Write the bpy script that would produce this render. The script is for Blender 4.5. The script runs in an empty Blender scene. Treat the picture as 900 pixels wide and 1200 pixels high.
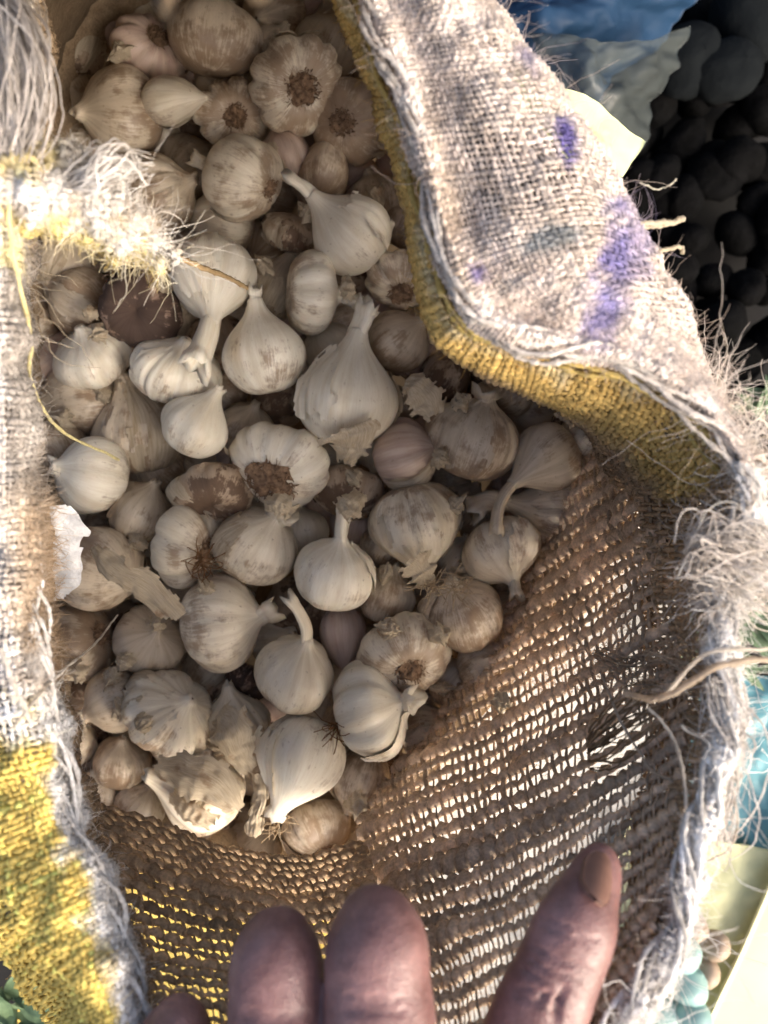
import bpy, math, random
import numpy as np
from mathutils import Vector, Matrix, Euler

# ------------------------------------------------------------------ camera, light, exposure
SC = bpy.context.scene
COL = SC.collection
CZ = 0.40                                   # camera height above the heap (metres)
cam_d = bpy.data.cameras.new("camera"); cam = bpy.data.objects.new("camera", cam_d); COL.objects.link(cam)
cam.location = (0, 0, CZ); cam.rotation_euler = (0, 0, 0)
cam_d.sensor_fit = 'VERTICAL'; cam_d.sensor_height = 36; cam_d.lens = 30
cam_d.clip_start = 0.01; cam_d.clip_end = 50
cam_d.dof.use_dof = True; cam_d.dof.focus_distance = 0.32; cam_d.dof.aperture_fstop = 12
SC.camera = cam

SUN_EL, SUN_AZ = math.radians(33), math.radians(-38)     # azimuth: from +x (photo right), a little from below
w = bpy.data.worlds.new("World"); SC.world = w; w.use_nodes = True
wn = w.node_tree; bg = wn.nodes["Background"]
sky = wn.nodes.new("ShaderNodeTexSky"); sky.sky_type = 'NISHITA'; sky.sun_disc = False
sky.sun_elevation = SUN_EL; sky.sun_rotation = math.radians(90) - SUN_AZ
sky.air_density = 1.0; sky.dust_density = 8.0; sky.ozone_density = 1.0
wn.links.new(sky.outputs[0], bg.inputs[0]); bg.inputs[1].default_value = 0.15
sd = bpy.data.lights.new("sun", 'SUN'); sun = bpy.data.objects.new("sun", sd); COL.objects.link(sun)
sd.energy = 1.25; sd.angle = math.radians(38); sd.color = (1.0, 0.965, 0.92)
sdir = Vector((math.cos(SUN_EL)*math.cos(SUN_AZ), math.cos(SUN_EL)*math.sin(SUN_AZ), math.sin(SUN_EL)))
sun.rotation_euler = sdir.to_track_quat('Z', 'Y').to_euler()
SC.view_settings.view_transform = 'Standard'; SC.view_settings.look = 'None'
SC.view_settings.exposure = 1.17; SC.view_settings.gamma = 1.0
SC.render.engine = 'CYCLES'
SC.cycles.max_bounces = 6; SC.cycles.diffuse_bounces = 4; SC.cycles.transparent_max_bounces = 8

rng = np.random.default_rng(7)
random.seed(7)

# ------------------------------------------------------------------ helpers
def P(x, y, z):
    """a point of the place that stands at picture column x, row y, height z"""
    d = (CZ - z) / 1000.0
    return np.array([(x - 450) * d, -(y - 600) * d, z])

def PA(a):
    a = np.asarray(a, float); d = (CZ - a[..., 2]) / 1000.0
    return np.stack([(a[..., 0]-450)*d, -(a[..., 1]-600)*d, a[..., 2]], -1)

def pix(Q):
    d = (CZ - Q[..., 2]) / 1000.0
    return Q[..., 0]/d + 450, -Q[..., 1]/d + 600

_lat = rng.random((64, 64, 16))
def vnoise(x, y, s=0):
    x = np.asarray(x, float) + 17.3*s; y = np.asarray(y, float) + 9.1*s
    xi = np.floor(x).astype(int); yi = np.floor(y).astype(int); fx = x-xi; fy = y-yi
    fx = fx*fx*(3-2*fx); fy = fy*fy*(3-2*fy); k = s % 16
    g = lambda a, b: _lat[a % 64, b % 64, k]
    return (g(xi, yi)*(1-fx)*(1-fy)+g(xi+1, yi)*fx*(1-fy)+g(xi, yi+1)*(1-fx)*fy+g(xi+1, yi+1)*fx*fy)*2-1
def fbm(x, y, s=0, o=3):
    return sum(vnoise(x*2**i, y*2**i, s+i)/2**i for i in range(o))

def make_mesh(name, V, F, col=None, vec=None, smooth=True):
    V = np.ascontiguousarray(V, np.float32).reshape(-1, 3); F = np.ascontiguousarray(F, np.int32)
    m = bpy.data.meshes.new(name); n = F.shape[1]
    m.vertices.add(len(V)); m.vertices.foreach_set("co", V.ravel())
    m.loops.add(F.size); m.loops.foreach_set("vertex_index", F.ravel())
    m.polygons.add(len(F)); m.polygons.foreach_set("loop_start", np.arange(len(F), dtype=np.int32)*n)
    m.polygons.foreach_set("use_smooth", np.full(len(F), smooth))
    if col is not None:
        c = np.ones((len(V), 4), np.float32); c[:, :3] = np.asarray(col).reshape(-1, 3)
        m.color_attributes.new("dye", 'FLOAT_COLOR', 'POINT').data.foreach_set("color", c.ravel())
    if vec is not None:
        m.attributes.new("along", 'FLOAT_VECTOR', 'POINT').data.foreach_set("vector", np.ascontiguousarray(vec, np.float32).ravel())
    m.update(calc_edges=True); m.validate()
    return m

def obj(name, mesh, mat, parent=None, **tags):
    o = bpy.data.objects.new(name, mesh); COL.objects.link(o)
    if mat is not None and len(mesh.materials) == 0: mesh.materials.append(mat)
    if parent is not None: o.parent = parent
    for k, v in tags.items(): o[k] = v
    return o

def empty(name, loc, **tags):
    o = bpy.data.objects.new(name, None); COL.objects.link(o); o.location = loc; o.empty_display_size = .01
    for k, v in tags.items(): o[k] = v
    return o

def tubes(pts, rad, sides=3, flat=1.0, nrm=None, mask=None):
    """pts (N,K,3) polylines, rad (N,K) -> verts, quads"""
    N, K, _ = pts.shape
    T = np.gradient(pts, axis=1); T /= np.linalg.norm(T, axis=2, keepdims=True)+1e-12
    if nrm is None:
        ref = np.where(np.abs(T[..., 2:3]) < .9, np.array([0, 0, 1.0]), np.array([1.0, 0, 0]))
        S = np.cross(T, ref)
    else: S = np.cross(T, nrm)
    S /= np.linalg.norm(S, axis=2, keepdims=True)+1e-12
    U = np.cross(S, T)
    a = np.arange(sides)*2*math.pi/sides
    V = pts[:, :, None, :] + rad[:, :, None, None]*(np.cos(a)[None, None, :, None]*S[:, :, None, :] + flat*np.sin(a)[None, None, :, None]*U[:, :, None, :])
    idx = np.arange(N*K*sides).reshape(N, K, sides)
    A = idx[:, :-1]; B = idx[:, 1:]
    F = np.stack([A, B, np.roll(B, -1, 2), np.roll(A, -1, 2)], -1)
    if mask is not None:
        ok = mask[:, :-1] & mask[:, 1:]; F = F[ok]
    return V.reshape(-1, 3), F.reshape(-1, 4)

def catmull(C, n, axis):
    """uniform Catmull-Rom through C along axis, n samples"""
    C = np.moveaxis(C, axis, 0); k = len(C)
    t = np.linspace(0, k-1, n); i = np.minimum(t.astype(int), k-2); f = (t-i)[(...,)+(None,)*(C.ndim-1)]
    g = np.concatenate([2*C[:1]-C[1:2], C, 2*C[-1:]-C[-2:-1]])
    p0, p1, p2, p3 = g[i], g[i+1], g[i+2], g[i+3]
    R = .5*((2*p1)+(-p0+p2)*f+(2*p0-5*p1+4*p2-p3)*f*f+(-p0+3*p1-3*p2+p3)*f**3)
    return np.moveaxis(R, 0, axis)

def surf(ctrl, nu, nv, wrinkle=0.0, wf=5.0, seed=0):
    """control net [u][v] of (x,y,z picture coords) -> world grid and normals"""
    C = np.asarray(ctrl, float)
    G = catmull(catmull(C, nu, 0), nv, 1); G = PA(G)
    def nor(G):
        n = np.cross(np.gradient(G, axis=0), np.gradient(G, axis=1)); n /= np.linalg.norm(n, axis=2, keepdims=True)+1e-12
        s = np.sign((n*(np.array([0, 0, CZ])-G)).sum(-1).mean()); return n*s
    n = nor(G)
    if wrinkle:
        px, py = pix(G)
        G = G + n*(wrinkle*fbm(px/100*wf, py/100*wf, seed))[..., None]
        n = nor(G)
    return G, n

# ------------------------------------------------------------------ materials
def nodes(name):
    m = bpy.data.materials.new(name); m.use_nodes = True
    nt = m.node_tree; return m, nt, nt.nodes["Principled BSDF"], nt.nodes, nt.links
def ramp(N, stops):
    r = N.new("ShaderNodeValToRGB"); e = r.color_ramp.elements
    while len(e) < len(stops): e.new(.5)
    for q, (p, c) in zip(e, stops): q.position = p; q.color = (*c, 1)
    return r
def mixc(N, L, fac, a, b, mode='MIX'):
    x = N.new("ShaderNodeMix"); x.data_type = 'RGBA'; x.blend_type = mode
    for s, v in ((0, fac), (6, a), (7, b)):
        if isinstance(v, (int, float)): x.inputs[s].default_value = v
        elif isinstance(v, tuple): x.inputs[s].default_value = (*v, 1)
        else: L.new(v, x.inputs[s])
    return x.outputs[2]
def noise(N, L, vec, scale, detail=4, rough=.55):
    n = N.new("ShaderNodeTexNoise"); n.inputs['Scale'].default_value = scale; n.inputs['Detail'].default_value = detail
    n.inputs['Roughness'].default_value = rough
    if vec is not None: L.new(vec, n.inputs['Vector'])
    return n.outputs['Fac']
def bump(N, L, h, dist, strength, prev=None):
    b = N.new("ShaderNodeBump"); b.inputs['Distance'].default_value = dist; b.inputs['Strength'].default_value = strength
    L.new(h, b.inputs['Height'])
    if prev is not None: L.new(prev, b.inputs['Normal'])
    return b.outputs[0]
def mathn(N, L, op, a, b=0.0, clamp=False):
    x = N.new("ShaderNodeMath"); x.operation = op; x.use_clamp = clamp
    for s, v in ((0, a), (1, b)):
        if isinstance(v, (int, float)): x.inputs[s].default_value = v
        else: L.new(v, x.inputs[s])
    return x.outputs[0]

def jute_material(name, trans=.25):
    m, nt, B, N, L = nodes(name)
    a = N.new("ShaderNodeAttribute"); a.attribute_name = "dye"
    tc = N.new("ShaderNodeTexCoord")
    n1 = noise(N, L, tc.outputs['Object'], 900, 3); n2 = noise(N, L, tc.outputs['Object'], 160, 4)
    c = mixc(N, L, 1.0, a.outputs['Color'], ramp_out(N, L, n1, [(.25, (.66,)*3 if trans < .4 else (.9,)*3), (.7, (1.25,)*3)]), 'MULTIPLY')
    c = mixc(N, L, 1.0, c, ramp_out(N, L, n2, [(.25, (.74, .70, .66)), (.7, (1.15,)*3)]), 'MULTIPLY')
    L.new(c, B.inputs['Base Color']); B.inputs['Roughness'].default_value = .85
    B.inputs['Specular IOR Level'].default_value = .25
    L.new(bump(N, L, n1, .0006, .8), B.inputs['Normal'])
    if trans:
        t = N.new("ShaderNodeBsdfTranslucent"); L.new(c, t.inputs[0]); mx = N.new("ShaderNodeMixShader"); mx.inputs[0].default_value = trans
        L.new(B.outputs[0], mx.inputs[1]); L.new(t.outputs[0], mx.inputs[2]); L.new(mx.outputs[0], N["Material Output"].inputs[0])
    return m
def ramp_out(N, L, fac, stops):
    r = ramp(N, stops); L.new(fac, r.inputs[0]); return r.outputs[0]

JUTE = jute_material("jute_yarn")
HAIR = jute_material("jute_fibre", .5)

def garlic_material(name, light, dark, stain, stain_amt, rough=.40, pink=0.0):
    m, nt, B, N, L = nodes(name)
    a = N.new("ShaderNodeAttribute"); a.attribute_name = "along"
    oi = N.new("ShaderNodeObjectInfo"); tc = N.new("ShaderNodeTexCoord")
    off = N.new("ShaderNodeVectorMath"); off.operation = 'SCALE'; off.inputs[0].default_value = (31, 17, 9); L.new(oi.outputs['Random'], off.inputs['Scale'])
    av = N.new("ShaderNodeVectorMath"); av.operation = 'ADD'; L.new(a.outputs['Vector'], av.inputs[0]); L.new(off.outputs[0], av.inputs[1])
    ov = N.new("ShaderNodeVectorMath"); ov.operation = 'ADD'; L.new(tc.outputs['Object'], ov.inputs[0]); L.new(off.outputs[0], ov.inputs[1])
    s1 = noise(N, L, av.outputs[0], 2.2, 3); s2 = noise(N, L, av.outputs[0], 9, 4, .65); s3 = noise(N, L, av.outputs[0], 30, 2)
    c = ramp_out(N, L, s1, [(.3, dark), (.62, light)])
    c = mixc(N, L, .30, c, ramp_out(N, L, s2, [(.28, (.78, .70, .60)), (.6, (1.06, 1.05, 1.04))]), 'MULTIPLY')
    vn = ramp_out(N, L, s3, [(.60, (0,)*3), (.70, (1,)*3)])
    c = mixc(N, L, mathn(N, L, 'MULTIPLY', vn, .16), c, tuple(x*.8 for x in (stain[0]*1.9, stain[1]*1.9, stain[2]*2.0)))
    # dirt blotches: patches of soil, denser about the root end
    b1 = noise(N, L, ov.outputs[0], 95, 5, .62)
    sep = N.new("ShaderNodeSeparateXYZ"); L.new(a.outputs['Vector'], sep.inputs[0])
    rootward = mathn(N, L, 'MULTIPLY', mathn(N, L, 'SUBTRACT', .5, sep.outputs[2]), .38)
    f = mathn(N, L, 'ADD', mathn(N, L, 'ADD', mathn(N, L, 'MULTIPLY', b1, .8 if 'soil' in name else .66), mathn(N, L, 'MULTIPLY', s2, .2 if 'soil' in name else .34)), rootward)
    f = mathn(N, L, 'ADD', f, mathn(N, L, 'MULTIPLY', mathn(N, L, 'SUBTRACT', s3, .5), .12))
    f = mathn(N, L, 'ADD', f, mathn(N, L, 'MULTIPLY', mathn(N, L, 'SUBTRACT', oi.outputs['Random'], .5), .10))
    f = ramp_out(N, L, f, [(stain_amt-(0 if 'soil' in name else .055), (0,)*3), (stain_amt+.055, (1,)*3)])
    c = mixc(N, L, mathn(N, L, 'MULTIPLY', f, .9 if 'soil' in name else .72), c, mixc(N, L, s2, tuple(x*.55 for x in stain), stain))
    b2 = noise(N, L, ov.outputs[0], 420, 2)
    sp = ramp_out(N, L, b2, [(.69, (0,)*3), (.74, (1,)*3)])
    c = mixc(N, L, mathn(N, L, 'MULTIPLY', sp, .45), c, (.22, .14, .08))
    hsv = N.new("ShaderNodeHueSaturation"); L.new(c, hsv.inputs['Color']); L.new(mathn(N, L, 'ADD', .84, mathn(N, L, 'MULTIPLY', oi.outputs['Random'], .26)), hsv.inputs['Value'])
    c = hsv.outputs[0]
    L.new(c, B.inputs['Base Color']); B.inputs['Roughness'].default_value = rough
    B.inputs['Specular IOR Level'].default_value = .5
    B.inputs['Subsurface Weight'].default_value = .12; B.inputs['Subsurface Radius'].default_value = (.004, .0025, .0015); B.inputs['Subsurface Scale'].default_value = 1.0
    h = mathn(N, L, 'ADD', mathn(N, L, 'MULTIPLY', s3, .5), s2)
    nb = bump(N, L, h, .0005, .3)
    nb = bump(N, L, b1, .0015, .35, nb)
    L.new(nb, B.inputs['Normal'])
    return m
GM = {
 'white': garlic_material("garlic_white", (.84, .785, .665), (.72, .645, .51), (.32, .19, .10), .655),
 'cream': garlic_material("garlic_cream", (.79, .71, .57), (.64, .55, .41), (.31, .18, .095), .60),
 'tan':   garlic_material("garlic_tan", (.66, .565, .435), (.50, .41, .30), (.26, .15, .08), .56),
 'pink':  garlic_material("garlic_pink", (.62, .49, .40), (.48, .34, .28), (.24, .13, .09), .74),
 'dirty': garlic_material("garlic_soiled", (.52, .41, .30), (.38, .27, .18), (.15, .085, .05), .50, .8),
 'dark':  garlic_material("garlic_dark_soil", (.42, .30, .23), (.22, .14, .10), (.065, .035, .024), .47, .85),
}
def husk_material():
    m, nt, B, N, L = nodes("garlic_papery_skin")
    a = N.new("ShaderNodeAttribute"); a.attribute_name = "along"
    s2 = noise(N, L, a.outputs['Vector'], 8, 5, .65); tc = N.new("ShaderNodeTexCoord"); b1 = noise(N, L, tc.outputs['Object'], 120, 4)
    c = ramp_out(N, L, s2, [(.3, (.44, .34, .22)), (.62, (.66, .57, .43))])
    c = mixc(N, L, ramp_out(N, L, b1, [(.58, (0,)*3), (.72, (.75,)*3)]), c, (.30, .18, .10))
    L.new(c, B.inputs['Base Color']); B.inputs['Roughness'].default_value = .5
    L.new(bump(N, L, s2, .0012, .6), B.inputs['Normal'])
    t = N.new("ShaderNodeBsdfTranslucent"); L.new(c, t.inputs[0]); mx = N.new("ShaderNodeMixShader"); mx.inputs[0].default_value = .3
    L.new(B.outputs[0], mx.inputs[1]); L.new(t.outputs[0], mx.inputs[2]); L.new(mx.outputs[0], N["Material Output"].inputs[0])
    return m
HUSK = husk_material()
def simple(name, col, rough=.7, col2=None, scale=60, bmp=.001, bs=.5, spec=.4, trans=0, alpha=None):
    m, nt, B, N, L = nodes(name); tc = N.new("ShaderNodeTexCoord")
    n = noise(N, L, tc.outputs['Object'], scale, 5, .6)
    c = ramp_out(N, L, n, [(.3, col2 or tuple(x*.6 for x in col)), (.7, col)])
    L.new(c, B.inputs['Base Color']); B.inputs['Roughness'].default_value = rough; B.inputs['Specular IOR Level'].default_value = spec
    L.new(bump(N, L, n, bmp, bs), B.inputs['Normal'])
    if trans: B.inputs['Transmission Weight'].default_value = trans; B.inputs['IOR'].default_value = 1.05
    if alpha is not None: B.inputs['Alpha'].default_value = alpha
    return m
ROOT = simple("dried_root", (.33, .215, .13), .95, (.11, .06, .035), 500)
STRAW = simple("dry_straw", (.42, .31, .17), .8, (.26, .17, .08), 300)

# ------------------------------------------------------------------ the setting
def sheet(name, ctrl, nu, nv, mat, parent=None, wrinkle=0, wf=5, seed=0, thick=.0006, colfn=None, **tags):
    G, n = surf(ctrl, nu, nv, wrinkle, wf, seed)
    top = G; bot = G - n*thick
    V = np.concatenate([top.reshape(-1, 3), bot.reshape(-1, 3)]); k = nu*nv
    i = np.arange(k).reshape(nu, nv)
    F = np.stack([i[:-1, :-1], i[1:, :-1], i[1:, 1:], i[:-1, 1:]], -1).reshape(-1, 4)
    e = np.concatenate([i[0, :], i[1:, -1], i[-1, ::-1][1:], i[::-1, 0][1:]])
    E = np.stack([e[:-1], e[:-1]+k, e[1:]+k, e[1:]], -1)
    F = np.concatenate([F, F[:, ::-1]+k, E])
    col = None
    if colfn:
        px, py = pix(G); uu, vv = np.meshgrid(np.linspace(0, 1, nu), np.linspace(0, 1, nv), indexing='ij')
        c = colfn(uu, vv, px, py); col = np.concatenate([c.reshape(-1, 3)]*2)
    return obj(name, make_mesh(name, V, F, col), mat, parent, **tags), G, n

FLOOR_Z = -0.30
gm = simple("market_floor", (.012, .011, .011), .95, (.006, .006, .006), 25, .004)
xs = 41
gx, gy = np.meshgrid(np.linspace(-1.5, 1.5, xs), np.linspace(-1.5, 1.5, xs), indexing='ij')
gV = np.stack([gx, gy, FLOOR_Z+.003*fbm(gx*6, gy*6, 2)], -1); gi = np.arange(xs*xs).reshape(xs, xs)
obj("ground", make_mesh("ground", gV, np.stack([gi[:-1, :-1], gi[1:, :-1], gi[1:, 1:], gi[:-1, 1:]], -1).reshape(-1, 4)), gm, kind="structure")

# ------------------------------------------------------------------ the sack
sack = empty("jute_sack", P(450, 600, FLOOR_Z)*1.0, label="open worn jute sack full of garlic, rim folded out, with yellow and blue dyed patches", category="sack")
SL = Vector(sack.location)
def sk(o):
    o.parent = sack; o.matrix_parent_inverse = Matrix.Translation(-SL); return o

def hairs_from(Q, Nn, cols, n, length, thick=.00007, spread=.9, curl=.5, seg=6, seed=0, lift=.35, tang=None):
    r = np.random.default_rng(seed); k = r.integers(0, len(Q), n)
    p = Q[k].copy(); nn = Nn[k]
    d = nn*lift + r.normal(size=(n, 3))*spread
    if tang is not None: d += tang
    d /= np.linalg.norm(d, axis=1, keepdims=True)
    ln = length*np.clip(np.exp(r.normal(size=(n, 1))*.45), .3, 2.0)*.75/seg
    curlv = r.normal(size=(n, 3))*curl
    pts = [p]
    for s in range(seg):
        d = d + curlv*(.6) + r.normal(size=(n, 3))*curl*.5; d /= np.linalg.norm(d, axis=1, keepdims=True)
        p = p + d*ln; pts.append(p)
    pts = np.stack(pts, 1)
    rad = thick*(.6+.8*r.random((n, 1)))*np.linspace(1, .45, seg+1)[None]
    V, F = tubes(pts, rad, 3)
    c = np.repeat(cols[k]*(.85+.35*r.random((n, 1))), (seg+1)*3, axis=0)
    return V, F, c
def hair_obj(name, parts, label=None):
    V = []; F = []; C = []; o = 0
    for v, f, c in parts: V.append(v); F.append(f+o); C.append(c); o += len(v)
    ob = sk(obj(name, make_mesh(name, np.concatenate(V), np.concatenate(F), np.concatenate(C)), HAIR)); ob["kind"] = "stuff"
    return ob

def weave(name, ctrl, nu, nv, colfn, ru=.0007, rv=.0007, amp=.0006, wrinkle=.001, wf=3, seed=0, wob=.25, dropfn=None, fuzz=800, fl=.006, flat=.8, jit=.3, radfn=None, dropx=None, rel=None):
    """real interlaced yarns over a surface; nu yarns across u, nv yarns across v"""
    NU, NV = 2*nu+1, 2*nv+1
    G, n = surf(ctrl, NU, NV, wrinkle, wf, seed)
    r = np.random.default_rng(seed)
    du = np.gradient(G, axis=0)*2; dv = np.gradient(G, axis=1)*2
    uu, vv = np.meshgrid(np.arange(NU), np.arange(NV), indexing='ij')
    G = G + du*(wob*fbm(uu/14, vv/14, seed+3))[..., None] + dv*(wob*fbm(uu/14, vv/14, seed+5))[..., None]
    ju = jit*r.normal(size=(NU, 1)); jv = jit*r.normal(size=(1, NV))
    G = G + du*(.35*ju*(.5+vnoise(uu/9, vv/9, seed+7)))[..., None] + dv*(.35*jv*(.5+vnoise(uu/9, vv/9, seed+8)))[..., None]
    U, W = uu/(NU-1), vv/(NV-1); px, py = pix(G)
    col = colfn(U, W, px, py)
    mask = np.ones((NU, NV), bool)
    if dropfn is not None: mask = ~dropfn(U, W, px, py)
    # yarns running along u sit at odd v
    parts = []; cols = []; o = 0
    a = np.arange(NU)
    tv = np.arange(1, NV, 2); tu = np.arange(1, NU, 2)
    par = lambda t, s: np.where(s % 2 == 1, np.where(((s-1)//2+(t-1)//2) % 2 == 0, 1.0, -1.0), 0.0)
    for axis, ts, rad0 in ((0, tv, ru), (1, tu, rv)):
        if axis == 0: pts = G[:, ts].transpose(1, 0, 2); nn = n[:, ts].transpose(1, 0, 2); c = col[:, ts].transpose(1, 0, 2); mk = mask[:, ts].T
        else: pts = G[ts]; nn = n[ts]; c = col[ts]; mk = mask[ts]
        if dropx is not None and axis == 1: mk = mk & ~dropx(U, W, px, py)[ts]
        s = np.arange(pts.shape[1])
        h = par(ts[:, None], s[None, :]) * (1 if axis == 0 else -1)
        pts = pts + nn*(amp*h)[..., None]
        T, K = h.shape
        rad = rad0*(1+.28*r.normal(size=(T, 1)))*(1+(.22 if rel is None else .11)*r.normal(size=(T, K)))*(1+.15*h); rad = np.clip(rad, rad0*.4, rad0*1.9)
        if rel is not None:
            p_ = np.linalg.norm(dv if axis == 0 else du, axis=2); p_ = p_[:, ts].T if axis == 0 else p_[ts]
            rad = rad/rad0*p_*rel[axis]
        if radfn is not None:
            f_ = radfn(U, W); rad = rad*(f_[:, ts].T if axis == 0 else f_[ts])
        V, F = tubes(pts, rad, 4 if K*T > 4000 else 5, flat, nn, mk)
        sd_ = 4 if K*T > 4000 else 5
        cc = c*(1+.16*r.normal(size=(T, 1, 1)))*(1+.10*r.normal(size=(T, K, 1)))
        parts.append(V); cols.append(np.repeat(np.clip(cc, .01, .95).reshape(-1, 3), sd_, axis=0)); 
        if axis == 0: F0 = F; n0 = len(V)
        else: F1 = F+n0
    ob = sk(obj(name, make_mesh(name, np.concatenate(parts), np.concatenate([F0, F1]), np.concatenate(cols)), JUTE)); ob["kind"] = "stuff"
    mk = mask.ravel(); Q = G.reshape(-1, 3)[mk]; Nn = n.reshape(-1, 3)[mk]; cc = col.reshape(-1, 3)[mk]
    H = hairs_from(Q, Nn, cc*1.1, fuzz, fl, seed=seed+50) if fuzz else None
    return ob, (Q, Nn, cc), H, G, n, col

BROWN = np.array([.36, .265, .17]); PALE = np.array([.70, .62, .57]); YEL = np.array([.60, .42, .145]); YBR = np.array([.80, .62, .18]); GREYW = np.array([.70, .68, .66])
def lerp(a, b, t): t = np.clip(t, 0, 1)[..., None]; return a*(1-t)+b*t
def blob(px, py, cx, cy, rx, ry, ang=0, soft=.5, s=0):
    ca, sa = math.cos(ang), math.sin(ang); dx, dy = px-cx, py-cy
    d = np.sqrt(((dx*ca+dy*sa)/rx)**2+((-dx*sa+dy*ca)/ry)**2) + .35*fbm(px/22, py/22, s)
    return np.clip((1-d)/soft, 0, 1)

HAIRS = []
# --- the flap folded outwards (upper right of the mouth)
def col_flap(U, W, px, py):
    c = lerp(PALE, np.array([.52, .45, .39]), .18+.5*fbm(px/70, py/70, 4))
    c = lerp(c, BROWN*1.2, .4*np.clip(blob(px, py, 520, 250, 24, 130, -.15, .6, 3), 0, 1))
    c = lerp(c, YEL, np.clip((.06-W)/.03, 0, 1))
    vio = np.array([.10, .085, .30]); lil = np.array([.19, .175, .43]); teal = np.array([.15, .19, .22])
    c = lerp(c, vio, .95*blob(px, py, 662, 165, 17, 34, -.25, .5, 1))
    c = lerp(c, lil, .9*blob(px, py, 724, 295, 44, 66, .15, .7, 2))
    c = lerp(c, lil, .8*blob(px, py, 705, 365, 30, 52, .2, .8, 5))
    c = lerp(c, teal, .8*blob(px, py, 652, 278, 56, 20, -.35, .6, 6))
    c = lerp(c, vio*1.4, .75*blob(px, py, 562, 318, 20, 16, .3, .7, 7))
    c = lerp(c, teal*1.2, .5*blob(px, py, 595, 335, 34, 16, -.6, .8, 8))
    c = lerp(c, vio, .5*blob(px, py, 618, 70, 16, 30, -.5, .7, 9))
    return c
flap = [
 [(398,-40,.163),(420,-40,.182),(450,-40,0.1815),(490,-40,.187),(530,-40,.182),(553,-40,.165),(545,-40,.11),(520,-40,.02)],
 [(420,25,.163),(440,22,.183),(472,20,0.1815),(520,15,.188),(560,12,.182),(590,12,.165),(580,20,.11),(560,20,.02)],
 [(447,90,.163),(466,88,.184),(498,84,0.1825),(550,78,.189),(610,75,.183),(640,82,.165),(628,88,.11),(600,90,.02)],
 [(474,178,.163),(492,174,.186),(524,168,0.1835),(590,160,.190),(660,155,.183),(706,180,.163),(692,184,.11),(650,190,.02)],
 [(500,280,.166),(518,272,.188),(552,262,0.1855),(620,250,.192),(700,240,.184),(765,280,.160),(750,284,.11),(700,290,.02)],
 [(528,372,.168),(548,356,.190),(585,335,0.1885),(640,310,.192),(720,305,.184),(797,345,.158),(780,350,.11),(730,350,.02)],
 [(590,408,.168),(602,392,.189),(625,372,.186),(670,350,.191),(740,350,.184),(813,395,.157),(797,398,.11),(750,400,.02)],
 [(660,424,.168),(670,408,.187),(690,392,.186),(725,382,.188),(775,390,.180),(827,435,.156),(812,440,.11),(770,440,.02)],
 [(740,446,.168),(750,430,.185),(765,420,.185),(785,420,.184),(810,432,.176),(842,468,.155),(830,470,.11),(790,470,.02)],
 [(815,492,.167),(822,476,.182),(830,470,.183),(840,470,.180),(850,480,.172),(866,505,.155),(850,510,.11),(810,510,.02)],
 [(866,552,.166),(872,545,.178),(878,540,.179),(884,540,.176),(890,545,.17),(897,560,.155),(880,560,.11),(840,560,.02)],
]
o_, q_, h_, *_ = weave("folded_flap", flap, 122, 74, col_flap, .00056, .00054, .00042, .0014, 2.2, 11, .22, fuzz=2600, fl=.004, flat=.75)
HAIRS.append(h_); QF = q_
# --- the sheet of cloth inside the rim, yellow dyed at the top, running down to the garlic
def col_in(U, W, px, py):
    t = W + .12*fbm(px/40, py/40, 9)
    c = lerp(YEL, BROWN, (t-.34+.22*np.clip(U-.72, 0, 1))/.20)
    c = lerp(np.array([.62, .52, .30])+0*c, c, (t)/.12)
    return c
inner = [
 [(400,-40,.165),(388,-40,.158),(386,-40,.13),(392,-40,.06),(400,-40,-.06)],
 [(422,25,.165),(410,28,.157),(406,30,.13),(412,32,.06),(430,35,-.06)],
 [(449,90,.165),(436,94,.157),(433,96,.13),(440,100,.06),(455,100,-.06)],
 [(476,178,.165),(463,182,.157),(460,184,.13),(468,186,.06),(480,190,-.06)],
 [(502,280,.168),(490,285,.158),(487,290,.13),(495,292,.06),(510,295,-.06)],
 [(530,374,.170),(512,388,.157),(512,396,.13),(525,395,.06),(545,395,-.06)],
 [(590,410,.170),(580,432,.155),(578,444,.13),(585,442,.06),(600,440,-.06)],
 [(660,426,.170),(650,456,.153),(642,470,.13),(640,468,.06),(650,462,-.06)],
 [(740,448,.170),(722,490,.150),(702,508,.12),(685,500,.06),(680,495,-.06)],
 [(815,494,.170),(786,540,.148),(752,560,.115),(712,545,.06),(700,540,-.06)],
 [(868,554,.168),(830,600,.145),(785,612,.11),(735,605,.06),(705,590,-.04)],
 [(872,640,.165),(830,655,.142),(785,662,.11),(740,655,.06),(700,640,-.04)],
]
o_, q_, h_, *_ = weave("inside_cloth", inner, 110, 34, col_in, .00085, .00085, .0006, .0012, 2.5, 23, .3, fuzz=2200, fl=.005)
HAIRS.append(h_)
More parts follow.
